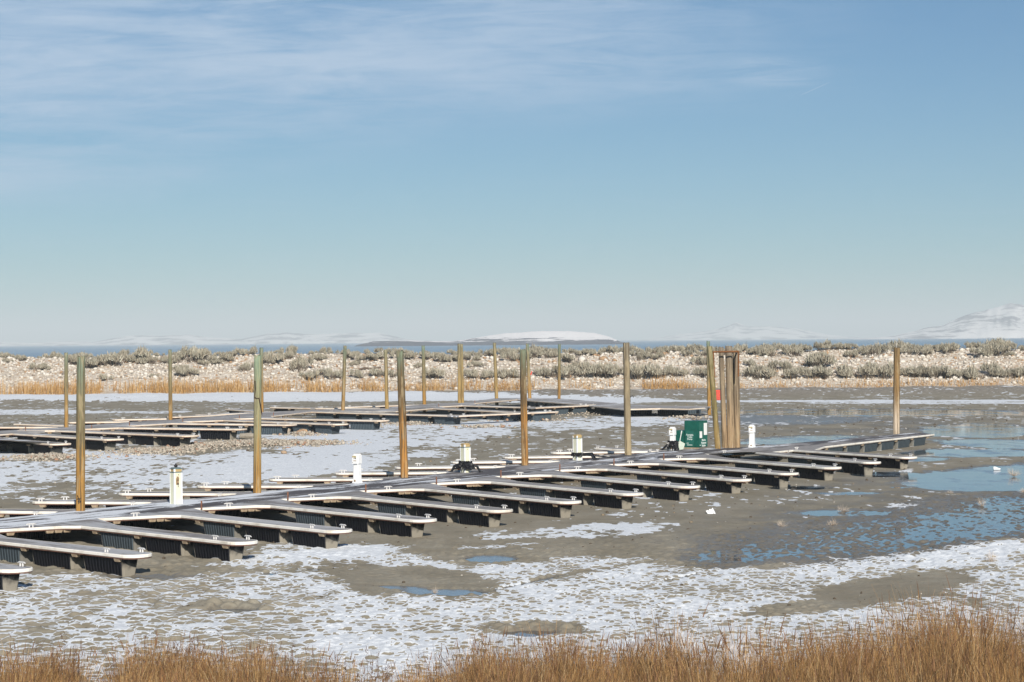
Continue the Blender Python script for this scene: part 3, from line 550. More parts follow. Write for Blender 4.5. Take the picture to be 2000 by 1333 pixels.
def float_tub(L, w=0.68, h=0.40, rib=0.155, depth=0.018, pillow=True):
    """ribbed tub along x from 0 to L, foot at z=-0.04"""
    k = 6; nrib = max(2, int(round(L / rib))); n = nrib * k; V = []; ED = []; LO = []; RG = []; zs = [h, h * 0.66, h * 0.33, 0.03, -0.04]
    xs = [0.0, 0.02, 0.055] + list(np.linspace(0.09, L - 0.09, n + 1)) + [L - 0.055, L - 0.02, L]
    for x in xs:
        e = min(x, L - x); cor = 0.07 * (1 - min(1, e / 0.09)) ** 1.6; ph = ((x - 0.09) / (L - 0.18) * nrib) % 1.0
        gr = 1.0 if (ph < 0.11 or ph > 0.89) and e > 0.08 else 0.0
        for si in (-1, 1):
            for j, zv in enumerate(zs):
                tp = (h - zv) * 0.13; o = w / 2 - tp - cor - depth * gr * (1 if 0 < j < 4 else 0.6)
                xx = x + (tp * 0.9 * (1 - 2 * x / L))
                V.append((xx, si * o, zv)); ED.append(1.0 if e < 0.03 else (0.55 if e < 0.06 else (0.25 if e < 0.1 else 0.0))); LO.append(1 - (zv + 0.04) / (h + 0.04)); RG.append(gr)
    q = 10; m_ = len(xs); Fc = []
    for i in range(m_ - 1):
        for j in range(4):
            a = i * q + j; Fc += [(a, a + q, a + q + 1, a + 1)]; a = i * q + 5 + j; Fc += [(a, a + 1, a + q + 1, a + q)]
        Fc += [(i * q, i * q + 5, (i + 1) * q + 5, (i + 1) * q), (i * q + 4, (i + 1) * q + 4, (i + 1) * q + 9, i * q + 9)]
    for i, o in ((0, 0), (m_ - 1, 1)):
        for j in range(4): a = i * q + j; Fc.append((a, a + 1, a + 6, a + 5) if o else (a, a + 5, a + 6, a + 1))
    me = bpy.data.meshes.new('float'); me.from_pydata(V, [], Fc); me.update()
    attr(me, 'enddust', ED); attr(me, 'low', LO); attr(me, 'ridge', RG); return me
FLOATS = {}
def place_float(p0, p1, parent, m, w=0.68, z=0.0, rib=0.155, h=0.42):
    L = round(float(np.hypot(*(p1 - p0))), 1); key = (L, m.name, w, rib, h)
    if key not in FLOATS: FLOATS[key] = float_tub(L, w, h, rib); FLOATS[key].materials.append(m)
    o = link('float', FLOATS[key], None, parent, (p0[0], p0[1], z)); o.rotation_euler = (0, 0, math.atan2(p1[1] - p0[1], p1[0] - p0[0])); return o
cb = MB(); cb.tube([(-0.16, 0, 0.085), (-0.1, 0, 0.1), (0.1, 0, 0.1), (0.16, 0, 0.085)], [0.014, 0.022, 0.022, 0.014], 8)
for sg in (-1, 1): cb.tube([(sg * 0.055, 0, 0), (sg * 0.05, 0, 0.1)], [0.024, 0.018], 8)
CLEAT = cb.mesh('cleat'); CLEAT.materials.append(M_GALV)
BLOCK = MB().box((0, 0, 0), (0.26, 0.14, 0.09), (1, 0), 0.25).mesh('support_block'); BLOCK.materials.append(M_BLOCK)
def cleat(p, ang, parent, z=DK):
    o = link('cleat', CLEAT, None, parent, (p[0], p[1], z)); o.rotation_euler = (0, 0, ang); return o
BUMP = [(0.0, 0.0), (0.024, -0.003), (0.038, -0.018), (0.040, -0.042), (0.031, -0.050), (0.040, -0.058), (0.039, -0.078), (0.026, -0.088), (0.0, -0.088)]
def unit(v_): return v_ / np.hypot(*v_)
def perp(d): return np.array([d[1], -d[0]])            # to the right of travel
def finger(root, outline, inner, dz, m_deck, m_rim, floats, cleats, blocks, posts=(), h=DK, low=0.0):
    """one finger pier: outline runs round its free edge with the water on the right"""
    hz = h + dz; poly = list(outline) + list(inner)
    part = MB().prism(poly, hz - 0.10, hz).build('finger_deck', m_deck, root)
    MB().sweep(outline, [(o, hz + 0.004 + zz) for o, zz in BUMP]).build('bumper', m_rim, part, smooth=False)
    MB().sweep(outline, [(0.0, hz - 0.086), (0.02, hz - 0.086), (0.02, hz - 0.112), (0.0, hz - 0.112), (-.05, hz - 0.112), (-.05, hz - .103)]).build('stringer', M_BROWN, part)
    for p0, p1, fm, w in floats: place_float(p0, p1, part, fm, w, dz - 0.01 - low, h=round(h - 0.11, 2))
    for p, a in cleats: cleat(p, a, part, hz)
    for p, d in blocks:
        bo = link('support_block', BLOCK, None, part, (p[0], p[1], hz - 0.152)); bo.rotation_euler = (0, 0, math.atan2(d[1], d[0]))
    for p in posts: MB().box((p[0], p[1], hz + 0.1), (0.05, 0.05, 0.28)).build('corner_post', M_POSTB, part)
    return part
def cap(tip_c, d, r, n=9, blunt=1.0):
    """rounded end from the front edge round to the back edge; d points outward, front is right of travel"""
    nrm = perp(d); return [tip_c + nrm * r * cos(a) + d * r * blunt * sin(a) for a in np.linspace(0, pi, n)]
def fit(pts, deg, n0, n1, first=0):
    ok = [(i + first, un(p[0], p[1], DK)) for i, p in enumerate(pts) if p is not None]
    I = np.array([a for a, _ in ok]); Q = np.array([b for _, b in ok]); px_ = np.polyfit(I, Q[:, 0], deg); py_ = np.polyfit(I, Q[:, 1], deg)
    return lambda i: np.array([np.polyval(px_, i), np.polyval(py_, i)])
Tp = fit([(59,1110),(297,1080),(501,1056),(688,1031),(853,1014),(1002,996),(1134.5,981.7),(1253,966),(1364,946),(1464,934),(1556.6,923.6),(1642.4,910.4),(1719.5,901.4),(1792.4,893.6)], 2, 0, 13)
Bp = fit([(150,1024),(332,1007),(520,987),(682,971),(819,954),(960,939),(1075,927),(1175,915.5),(1278,906),(1366,894)], 1, 0, 13, 2)
Kp = fit([(190,1014),None,(545,976),(697,959),(837,942.5),(970,930),(1086,919),(1185,907.5),(1285,897)], 1, 0, 13, 3)
Lt = fit([(62,979),(228,963),(382,947),(521,935),(649,923),(767,912.5),(876,902),(977.5,891),(1072.5,882.5),(1162,876)], 1, 0, 9)
Lj = fit([(134,998),(314,982),(475,964),(623,951),(758,935),(880,924),(1000,912),(1105,900),(1202,890)], 1, 0, 8, -1)

dock = empty('floating_dock', (0, 0, 0))
tag(dock, 'nearer floating dock stranded on mud, black floats under white-edged finger piers', 'dock', 'stranded floating docks')
E0 = un(1541, 880, DK); E1 = un(1823.8, 848.2, DK); E2 = un(1784, 845.4, DK); E3 = un(1620, 860, DK); E4 = un(1462, 873.2, DK); E5 = un(1385, 875.5, DK); E6 = un(1300, 880.5, DK)
NR = 13
redge = [Kp(i) for i in range(-1, NR)]; ledge = [Lj(i) for i in range(-2, 9)] + [E6, E5, E4, E3, E2]
walk = MB().prism(redge + [E0, E1] + ledge[::-1], DK - 0.12, DK - 0.002).build('walkway', M_WALK, dock)
endline = [E0 + (E1 - E0) * f for f in (0.0, 0.5, 1.0)] + [E2]
MB().sweep(endline, [(o, DK + 0.002 + zz) for o, zz in BUMP]).build('bumper', M_RIM, walk)
ed = unit(E1 - E0); el_ = float(np.hypot(*(E1 - E0))); nin = -perp(ed)
fp = 0.3
while fp < el_ - 1.0:
    L = min(1.9, el_ - fp - 0.1); p0 = E0 + ed * fp + nin * 0.45; place_float(p0, p0 + ed * L, walk, M_FLOATD, 0.8, 0, 0.2, 0.46); fp += 2.35
fp = 2.3
while fp < el_ - 0.6:
    p = E0 + ed * fp + nin * 0.06; bo = link('support_block', BLOCK, None, walk, (p[0], p[1], DK - 0.152)); bo.rotation_euler = (0, 0, math.atan2(ed[1], ed[0])); fp += 2.35
# floats under the walkway itself
for i in range(-1, NR - 1):
    a = Kp(i) + (Lj(i) - Kp(i)) * 0.28; d = unit(Kp(i + 1) - Kp(i)); place_float(a + d * 0.5, a + d * 2.6, walk, M_FLOAT, 0.9, 0, 0.2)
    a = Kp(i) + (Lj(i) - Kp(i)) * 0.78
    if i < 9: place_float(a + d * 0.5, a + d * 2.6, walk, M_FLOAT, 0.9, 0, 0.2)
WF = 0.84
for i in range(0, 14):
    if i <= 12: K0, K1 = Kp(i), Kp(i + 1) if i < 12 else E0 + (E1 - E0) * 0.07
    else: K0, K1 = E0 + (E1 - E0) * 0.07, E0 + (E1 - E0) * 0.22
    B0, T0 = Bp(i), Tp(i); r = WF / 2
    if i == 13: B0 = un(1541, 878.8, DK)
    if i == 12: B0 = un(1460, 882.4, DK)
    c_ = T0 - np.array([r, 0]); d = unit(c_ - B0)
    for _ in range(4): nb = -perp(d); d = unit(c_ - (B0 + nb * r))
    nb = -perp(d); Fe = c_ - nb * r
    outl = [K0, K0 + (B0 - K0) * 0.85, B0 + (Fe - B0) * 0.04] + cap(c_, d, r, 11, 0.95)
    Be = outl[-1]; L = float(np.hypot(*(Be - K1))); base_b = B0 + nb * WF; G = base_b + d * 0.9
    if (G - K1) @ d < 0.4: G = K1 + d * 0.8 + 0 * nb; G = G + nb * ((base_b - G) @ nb)
    outl += [G, K1]
    if i == 13: outl = outl[2:]; outl[0] = B0
    ax0 = B0 + nb * 0.33
    Ld = float((c_ - ax0) @ d) + r; fl = []
    for j, (s1, s0) in enumerate([(0.40, 2.35), (2.85, 4.85), (5.35, 7.25)]):
        if Ld - s0 < -0.6: continue
        mm = M_FLOAT if j < 2 else M_FLOATD
        fl.append((ax0 + d * (Ld - s0), ax0 + d * (Ld - s1), mm, 0.54))
    blk = [(B0 + d * (Ld - s) + nb * 0.06, d) for s in (0.62, 2.6, 5.1, 7.4)]
    kd = unit(B0 - K0); ko = [(K0 + kd * f * np.hypot(*(B0 - K0)) - perp(kd) * 0.06, kd) for f in (0.25, 0.7, .8, .9)]
    an = math.atan2(d[1], d[0])
    cl_ = [(Fe + nb * 0.13 - d * 0.85, an), (Be - nb * 0.1 - d * 0.15, an), (K0 + (B0 - K0) * 0.5 - perp(kd) * 0.12, math.atan2(kd[1], kd[0]))]
    finger(dock, outl, [] , 0.001 * (i % 3), M_FING, M_RIM, fl, cl_, blk + ko, [K0 + kd * 0.25 - perp(kd) * -0.08] if 4 <= i <= 11 else [])
WL = 0.95
for i in range(-1, 10):
    J, T0 = Lj(i), Lt(i); r = WL / 2
    if i == 9: J = E6 + np.array([-0.6, -0.2])
    c_ = T0 + np.array([r, 0]); d = unit(c_ - J)
    for _ in range(4): nb = perp(d); d = unit(c_ - (J + nb * r))          # back lies right of the outward direction
    nb = perp(d); Be = c_ + nb * r; Fe = c_ - nb * r
    nxt = Lj(i + 1) if i < 8 else J + unit(Lj(1) - Lj(0)) * 1.6; gj = J + (nxt - J) * 0.42
    outl = [gj, J + nb * WL + d * 0.35] + [c_ + nb * r * cos(a) + d * r * 0.8 * sin(a) for a in np.linspace(0, pi, 9)] + [J + d * 0.25, J + (J - nxt) * 0.10]
    ax0 = J + nb * r; Ld = float((c_ - ax0) @ d) + r
    fl = [(ax0 + d * (Ld - s0), ax0 + d * (Ld - s1), M_FLOAT, 0.66) for s1, s0 in ((0.5, 2.3), (2.75, 4.6)) if Ld - s0 > -0.3]
    blk = [(J + d * (Ld - s) + nb * 0.05, d) for s in (0.6, 2.5, 4.7)]; an = math.atan2(d[1], d[0])
    finger(dock, outl, [J], 0.001 * (i % 3) + 0.001, M_FING, M_RIM, fl, [(c_ - nb * (r - .1), an), (c_ + nb * (r - 0.1) - d * 0.6, an), (J + (nxt - J) * -0.32 + perp(unit(nxt - J)) * 0.1, math.atan2((nxt - J)[1], (nxt - J)[0]))], blk)

# ---- the dock behind it, sagging over heaps of rubble
DF = 0.68
fdock = empty('floating_dock', (0, 150, 0))
fdock.location = (0, 0, 0)
tag(fdock, 'farther floating dock sagging over rubble below the levee, its fingers bent and askew', 'dock', 'stranded floating docks')
FR = [(-60, 858), (20, 846), (120, 839.5), (243, 832.8), (345, 824.8), (454, 818), (530, 813.2), (600, 804.9), (690, 803.6), (773, 802.8), (850, 794.8), (923.6, 788.2), (1008, 780.6), (1060, 784.6), (1138, 791), (1220, 799.3), (1289, 797.8), (1345, 799), (1376, 796.6)]
FL = [(-60, 851), (0, 841.5), (113, 835), (250, 824.6), (333, 820), (420, 813), (520, 804.8), (640, 799.8), (745, 797.5), (828, 789.6), (900, 786.6), (970, 778), (1034, 777.4), (1092, 778.6), (1220, 789.4), (1296, 792.8), (1387, 794.2)]
FRw = [un(*p, DF) for p in FR]; FLw = [un(*p, DF) for p in FL]
fw = MB().prism(FRw + FLw[::-1], DF - 0.12, DF - 0.004).build('walkway', M_FAR, fdock)
MB().sweep(FRw[13:], [(o, DF + zz) for o, zz in BUMP]).build('bumper', M_RIMF, fw)
MB().sweep(FLw[::-1][:5], [(o, DF + 0.001 + zz) for o, zz in BUMP]).build('bumper', M_RIMF, fw)
for a, b_ in [((1160, 797), (1222, 803)), ((1228, 802), (1276, 801)), ((1282, 801.5), (1331, 803)), ((1337, 800), (1372, 798.5))]:
    p0, p1 = un(*a, 0.40), un(*b_, 0.40); o_ = -perp(unit(p1 - p0)) * 0.4; place_float(p0 + o_, p1 + o_, fw, M_FLOATF, 0.8, 0, 0.24, 0.56)
far = [  # knee, bend, tip, next knee
    ((-40, 864), (-30, 858), (104.4, 867.8), (-20, 852)), ((-30, 851), (22.8, 847.4), (210.6, 858.8), (40, 844)), ((34, 842), (108, 841.4), (362.6, 852), (165, 838)), ((166, 838.6), (230, 836), (467.8, 839), (245, 832.4)),
    ((243, 832.8), (335.6, 827.6), (566, 830.5), (350, 824)), ((345, 824.6), (436, 821.2), (657.6, 829), (452, 818)), ((454, 818.4), (500, 817.4), (744, 822), (528, 813)), ((530, 813.4), (608, 804.8), (896, 812.8), (650, 803)),
    (None, (896, 812.9), (1095, 804.2), None), ((773, 804), (844.4, 798.4), (1015, 806.5), (852, 794.5)), ((850, 795), (902, 792.4), (1046, 796.8), (925, 788)), (None, (1046, 796.9), (1162, 791.6), None), ((923.6, 788.4), (1010, 780.8), (1140, 791.4), (1040, 780))]
for i, (k0, b0, t0, k1) in enumerate(far):
    B0, T0 = un(*b0, DF), un(*t0, DF); d = unit(T0 - B0); nb = -perp(d); w = 1.15; r = w / 2; c_ = T0 + nb * r - d * r * 0.6
    outl = ([un(*k0, DF)] if k0 else []) + [B0] + cap(c_, d, r, 7, 0.5) + [B0 + nb * w + d * (0.6 if k0 else 0.0)] + ([un(*k1, DF)] if k1 else [])
    Ld = float(np.hypot(*(T0 - B0))); nf = max(1, int(round((Ld - 0.4) / 2.6))); stp = (Ld - 0.5) / nf; ax0 = B0 + nb * r
    fm = M_FLOATF if i >= 4 else M_FLOAT
    fl = [(ax0 + d * (stp * j + 0.25), ax0 + d * (stp * (j + 1) - 0.25), fm, 0.8) for j in range(nf)]
    if not k0: fl = fl[-1:] if i == 8 else fl
    blk = [(B0 + d * (stp * (j + 1) + .05) + nb * 0.06, d) for j in range(nf)]; an = math.atan2(d[1], d[0])
    if k0: kk = un(*k0, DF); kd = unit(B0 - kk); blk += [(kk + (B0 - kk) * f - perp(kd) * 0.05, kd) for f in (0.3, 0.42, 0.85)]
    finger(fdock, outl, [B0 - d * 1.5 + nb * 1.0] if k0 else [], 0.004 + 0.003 * (i % 5), M_FAR, M_RIMF, fl, [(T0 + nb * 0.15 - d * 1.0, an), (T0 + nb * (w - 0.15) - d * 0.6, an)], blk, [un(*k0, DF) + unit(B0 - un(*k0, DF)) * 0.5] if k0 and i > 0 else [], h=DF)
farl = [((126, 831.5), (22.8, 828.4)), ((113, 835), (-30, 835)), ((252, 824), (133, 825.6)), ((325, 818.4), (221.6, 820.4)), ((440, 811), (340, 815.2)), ((500, 804.4), (438.4, 799.6)), ((505, 806.8), (397, 811)), ((606, 798), (524, 796)), ((742, 799.2), (612, 798)), ((752, 793.2), (673, 796.2)), ((818, 791.2), (745, 793.4))]
for i, (j0, t0) in enumerate(farl):
    J, T0 = un(*j0, DF), un(*t0, DF); d = unit(T0 - J); nb = perp(d); w = 1.1; r = w / 2; c_ = T0 + nb * r - d * r * .5
    outl = [J + nb * w] + [c_ + nb * r * cos(a) + d * r * 0.5 * sin(a) for a in np.linspace(0, pi, 7)] + [J]
    Ld = float(np.hypot(*(T0 - J))); fl = [(J + nb * r + d * (Ld - min(2.4, Ld - .2)), J + nb * r + d * (Ld - 0.4), M_FLOATF if i in (5, 8) else M_FLOAT, 0.7)]
    an = math.atan2(d[1], d[0])
    finger(fdock, outl, [], 0.008 + 0.003 * (i % 5), M_FAR, M_RIMF, fl, [(T0 + nb * .15 - d * .7, an)], [(J + d * (Ld - 0.7) + nb * .05, d), (J + d * (Ld * 0.5) + nb * .05, d)], h=DF)

# ------------------------------------------------------------------ pilings
def post_mat(name, top, mid, lowc, split=0.5, soft=0.25, dark=0.5, foot=None, band=None):
    m, t, b = mat(name, rough=0.9, spec=0.15); tc = t.new('ShaderNodeTexCoord'); oi = t.new('ShaderNodeObjectInfo')
    P = t.new('ShaderNodeVectorMath'); P.operation = 'ADD'; t.link(tc.outputs['Object'], P.inputs[0])
    cmb = t.comb(t.math('MULTIPLY', oi.outputs['Random'], 40), 0.0, t.math('MULTIPLY', oi.outputs['Random'], 17)); t.link(cmb, P.inputs[1]); P = P.outputs[0]
    a = t.new('ShaderNodeAttribute'); a.attribute_name = 'hh'; hgt_ = a.outputs['Fac']
    gr = t.noise(t.mapv(P, sc=(13, 13, 0.42)), 1.0, 5, 0.6); gr2 = t.noise(t.mapv(P, sc=(26, 26, 0.8)), 1.0, 4, 0.6); bl = t.noise(t.mapv(P, sc=(5, 5, 1.1)), 1.0, 4, 0.6)
    hn = t.math('ADD', hgt_, t.math('MULTIPLY', t.math('SUBTRACT', gr, 0.5), 0.9))
    c = t.mix(t.ss(hn, split - soft, split + soft), lowc, mid); c = t.mix(t.ss(hn, 0.76, 1.02), c, top)
    if band: c = t.mix(t.math('MULTIPLY', t.math('MULTIPLY', t.ss(hn, band[0] - .1, band[0]), t.ss(hn, band[1] + .14, band[1])), 0.75), c, band[2])
    if foot: c = t.mix(t.ss(hn, 0.11, 0.02), c, foot)
    c = t.mix(t.math('MULTIPLY', t.ss(gr, 0.50, 0.60), dark), c, (0.10, 0.065, 0.035)); c = t.mix(t.math('MULTIPLY', t.ss(bl, 0.52, 0.62), 0.5), c, (0.36, 0.29, 0.18))
    c = t.mix(t.math('MULTIPLY', t.ss(gr2, 0.54, 0.62), 0.6), c, (0.07, 0.05, 0.032))
    t.link(c, b.inputs['Base Color'])
    bp = t.new('ShaderNodeBump'); bp.inputs['Strength'].default_value = 0.55; bp.inputs['Distance'].default_value = 0.02; t.link(t.math('ADD', gr, gr2), bp.inputs['Height']); t.link(bp.outputs[0], b.inputs['Normal'])
    return m
GREEN = (0.165, 0.23, 0.18); OLIVE = (0.20, 0.175, 0.10); OCHRE = (0.34, 0.19, 0.055); TANW = (0.40, 0.32, 0.20); GREY = (0.31, 0.275, 0.215); RUST = (0.38, 0.19, 0.055)
PM = {'green': post_mat('piling_green', GREEN, OLIVE, OCHRE, 0.5, .12), 'jade': post_mat('piling_jade', (0.22, 0.30, 0.215), (0.27, 0.265, 0.16), OCHRE, 0.42, .25, .4), 'brown': post_mat('piling_brown', (0.17, 0.215, 0.155), (0.135, 0.09, 0.045), RUST, 0.42, 0.2, 0.7, TANW, (0.22, .48, RUST)),
      'grey': post_mat('piling_grey', (0.24, 0.215, 0.165), (0.25, 0.205, 0.135), (0.36, 0.29, 0.18), 0.35, 0.3, 0.65), 'pale': post_mat('piling_pale', (0.20, 0.14, 0.07), (0.28, 0.175, 0.075), (0.58, 0.48, 0.37), 0.38, 0.2, 0.65), 'far': post_mat('piling_far', GREEN, OLIVE, OCHRE, 0.45, 0.25, 0.5),
      'old': post_mat('piling_old', (0.21, 0.18, 0.145), (0.235, 0.185, 0.13), (0.36, 0.25, 0.145), 0.4, 0.3, 0.75, (0.52, .44, .34)), 'moss': post_mat('piling_moss', (0.22, 0.23, 0.13), (0.20, 0.165, 0.07), (0.33, 0.215, 0.08), 0.25, 0.2, 0.7), 'fartan': post_mat('piling_fartan', (0.21, 0.21, 0.14), (0.27, 0.215, 0.11), (0.38, 0.25, 0.09), 0.5, 0.3, .5)}
def piling(base_px, top_px, dia_px, style, label, group='wooden pilings beside the docks', split=False, zdeck=DK, ycorr=0.0):
    p = un(base_px[0], base_px[1], zdeck); Y = p[1] + ycorr; tp = at(top_px[0], top_px[1], Y); dia = dia_px / F * Y; n = 22; rings = 26
    bx_ = Vector((p[0] * Y / p[1], Y, zdeck)); dr = (tp - bx_); b0 = bx_ - dr * ((zdeck + 0.25) / dr.z); Lh = (tp - b0).length
    V = []; HH = []; sd_ = random.random() * 50; r0 = dia / 2
    for i in range(rings + 1):
        f = i / rings; c = (tp - b0) * f
        for j in range(n):
            a = 2 * pi * j / n; rr = r0 * (1.06 - 0.10 * f) * (1 + 0.035 * sin(3 * a + sd_ + f * 2) + 0.03 * sin(7 * a + sd_ * 2 + f * 5) + random.uniform(-0.012, 0.012))
            k = f
            if split and f > 0.82 and 0.7 < a < 1.9: rr *= 0.80
            zz = c.z + (random.uniform(-0.05, 0.05) if i == rings else 0)
            V.append((c.x + rr * cos(a), c.y + rr * sin(a), zz)); HH.append(k)
    Fc = [(i * n + j, i * n + (j + 1) % n, (i + 1) * n + (j + 1) % n, (i + 1) * n + j) for i in range(rings) for j in range(n)]
    V.append(((tp - b0).x, (tp - b0).y, (tp - b0).z - 0.02)); HH.append(1.0); cI = len(V) - 1
    Fc += [(rings * n + j, rings * n + (j + 1) % n, cI) for j in range(n)]
    me = bpy.data.meshes.new('piling'); me.from_pydata(V, [], Fc); me.update(); attr(me, 'hh', HH); me.polygons.foreach_set('use_smooth', [True] * len(me.polygons))
    o = link('wooden_piling', me, PM[style], None, b0); tag(o, label, 'piling', group); return o, b0, tp, r0
pl, b0_, tp_, r_ = piling((157, 998), (158.5, 697), 17, 'green', 'green-topped piling turning ochre below, with a black scribble near its foot')
# the scribble: a few black brush strokes
sc_ = MB()
for (x0, y0), (x1, y1) in [((152, 971), (156, 978)), ((150, 975), (158, 974)), ((152, 980), (158, 979)), ((151, 968), (152.5, 971)), ((153, 976), (153.5, 984)), ((155, 983), (158, 980))]:
    Yp = b0_.y - r_ * 1.07; a, c = at(x0, y0, Yp), at(x1, y1, Yp); sc_.tube([a, c], 0.012, 6)
scr = sc_.build('painted_mark', mat('black_paint', (0.02, 0.02, 0.02), 0.6)[0]); scr.parent = pl; scr.location = -b0_
p2, b2_, t2_, r2_ = piling((502, 963), (503.5, 695), 15, 'jade', 'cracked jade-topped piling with a split running down its upper half', split=True)
ck = MB()
for pts in [[(497, 776), (501, 779), (506, 778), (508, 786)], [(506, 779), (509, 792), (511, 804), (512, 812)], [(498, 744), (499, 760), (497, 778)]]:
    ck.tube([at(x, y, b2_.y - r2_ * 1.0) for x, y in pts], [0.02] * (len(pts) - 1) + [0.006], 6)
ckm = ck.build('crack', mat('dark_crack', (0.05, 0.03, 0.02), 0.95)[0]); ckm.parent = p2; ckm.location = -b2_
piling((790, 933), (781.5, 686), 14.5, 'brown', 'leaning brown piling with an orange band, next to a black-wrapped cream pedestal')
piling((1025, 909), (1021, 684), 13, 'brown', 'dark brown piling with pale green cap, between the two black-wrapped cream pedestals')
p5, b5_, t5_, r5_ = piling((1227, 889), (1223, 671), 13, 'grey', 'plain grey weathered piling with a small black bracket on its side')
br = MB(); pb = at(1230.5, 776, b5_.y); br.box((pb.x - 0.02, pb.y, pb.z), (0.10, 0.08, 0.12)); br.tube([(pb.x, pb.y, pb.z + 0.02), (pb.x + 0.13, pb.y, pb.z + 0.06), (pb.x + 0.16, pb.y, pb.z - .02)], 0.02, 6); br.tube([(pb.x, pb.y, pb.z - 0.05), (pb.x + 0.02, pb.y, pb.z - 0.22)], 0.018, 6)
bro = br.build('bracket', mat('black_steel', (0.03, 0.03, 0.035), 0.5)[0]); bro.parent = p5; bro.location = -b5_
p6, b6_, t6_, r6_ = piling((1750.5, 847), (1752, 680), 12.5, 'pale', 'lone piling with bleached foot and thin rod on top at the dock end')
rd = MB(); rd.tube([t6_ + Vector((-.05, 0, -.2)), t6_ + Vector((-0.03, 0, 0.42))], [0.02, 0.012], 6); rdo = rd.build('rod', mat('rod_steel', (0.4, 0.4, 0.4), 0.5)[0]); rdo.parent = p6; rdo.location = -b6_
piling((1402, 876), (1386, 677.5), 10.5, 'moss', 'leaning mossy piling between the green cabinet and the rusty-framed cluster', ycorr=-0.3)
G = 'old pilings bunched under the rusty frame'
piling((1415.5, 875), (1408, 679), 10.2, 'old', 'slimmest piling of the rusty-framed cluster, beside the mossy leaning one', G)
piling((1428, 875), (1423.5, 677), 14.0, 'old', 'thick grey piling in the middle of the rusty-framed cluster', G, ycorr=0.1)
piling((1439.5, 875), (1437, 690), 13.2, 'old', 'thick orange-streaked piling of the cluster, shorter than its two partners', G, ycorr=0.35)
M_RUST = noisy('rust', (0.24, 0.105, 0.04), (0.15, 0.065, 0.028), 7, 0.9)
Yq = b6_.y * 0 + un(1428, 875, DK)[1] - 0.55
def seg(mb, a, b_, w): 
    a, b_ = Vector(a), Vector(b_); mb.tube([a, b_], w, 4)
fr = empty('rusty_steel_frame', at(1418, 688, Yq)); tag(fr, 'rusty hoop of angle iron bolted round the bunched pilings', 'steel frame')
def frame_bar(p, q_, w, name='bar'):
    mb = MB(); mb.tube([p, q_], w, 4); o = mb.build(name, M_RUST); o.parent = fr; o.location = -fr.location
fa, fb = at(1393, 688, Yq), at(1442.5, 687, Yq)
frame_bar(fa, fb, 0.045, 'crossbar'); frame_bar(fa, at(1395.5, 738, Yq), 0.04, 'strut'); frame_bar(fb, at(1442.2, 736, Yq), 0.04, 'strut')
frame_bar(fa, fa + Vector((0, 1.2, 0)), 0.045, 'crossbar'); frame_bar(fb, fb + Vector((0, 1.2, 0)), 0.045, 'crossbar')
GF = 'pilings along the farther dock'
for bp_, tp2, dpx, st, lab in [((129.6, 835), (129, 690), 7.6, 'far', 'slender olive piling just behind the green-topped scribbled piling'), ((333, 820.4), (332, 684), 7.4, 'far', 'slender green and ochre piling standing alone above the cream finial pedestal'),
        ((511, 805.5), (510.5, 680), 7.4, 'far', 'dark green piling mostly hidden behind the cracked jade-topped piling'), ((669.6, 801.8), (674, 676), 7.0, 'far', 'slightly leaning far piling with light green cap behind the white rounded pedestal'),
        ((755.8, 798.5), (753, 684), 7.0, 'fartan', 'pale straw coloured far piling beside a leaning brown one'), ((828.8, 790.2), (826.5, 676), 7.0, 'far', 'olive far piling, single, next beyond the leaning brown piling'),
        ((897.6, 787.4), (896.6, 672), 6.6, 'fartan', 'ochre far piling, thicker half of a touching pair'), ((903.6, 787), (901.6, 673), 5.2, 'fartan', 'ochre far piling, thinner half of a touching pair'),
        ((970, 778.4), (965.5, 670), 6.4, 'fartan', 'pale olive far piling between the touching pair and the red-tagged one'), ((1034.8, 778.4), (1030, 672), 6.4, 'far', 'far piling carrying a red tag, half behind a dark brown piling'),
        ((1092, 779.2), (1092.6, 673), 5.8, 'far', 'thin green-brown far piling standing alone against the sage'), ((1385, 794), (1383, 667), 7.0, 'far', 'yellow-footed piling at the end of the farther dock behind the mossy one')]:
    piling(bp_, tp2, dpx, st, lab, GF, zdeck=DF)
# red things
M_RED = noisy('red_paint', (0.62, 0.06, 0.025), (0.50, 0.05, 0.03), 4, 0.5, 0.4)
Yr = 181.0; rb = at(1402, 782, Yr); bx_ = empty('red_cabinet', (rb.x, Yr, 0.0)); tag(bx_, 'bright red cabinet on a thin pole behind the leaning mossy piling', 'red cabinet')
hC = 20 / F * Yr; wC = 9.5 / F * Yr
MB().box((0, 0, rb.z + hC / 2), (wC, 0.3, hC)).build('cabinet_body', M_RED, bx_); MB().box((0.02, -0.165, rb.z + hC / 2), (wC * 0.8, 0.03, hC * 0.88)).build('door', M_RED, bx_)
MB().tube([(-0.14, 0.0, -0.1), (-0.14, 0.0, rb.z + 0.02)], 0.05, 8).build('pole', M_GALV, bx_)
Yt = un(1034.8, 778.4, DK)[1] - 0.2; a = at(1035, 734, Yt); o = MB().add([(0, 0, 0), (0.16, 0, 0.08), (0.24, 0, 0.42), (0.10, 0, 0.36), (0.10, 0, 0.26), (0.0, 0, 0.2), (0, .04, 0), (0.16, .04, 0.08), (0.24, .04, 0.42), (0.10, .04, 0.36), (0.10, .04, 0.26), (0.0, .04, 0.2)],
    [(0, 1, 2, 3, 4, 5), (11, 10, 9, 8, 7, 6)] + [(i, (i + 1) % 6, 6 + (i + 1) % 6, 6 + i) for i in range(6)]).build('red_tag', M_RED, None, a); tag(o, 'torn red tag fixed to the side of a far piling', 'tag')

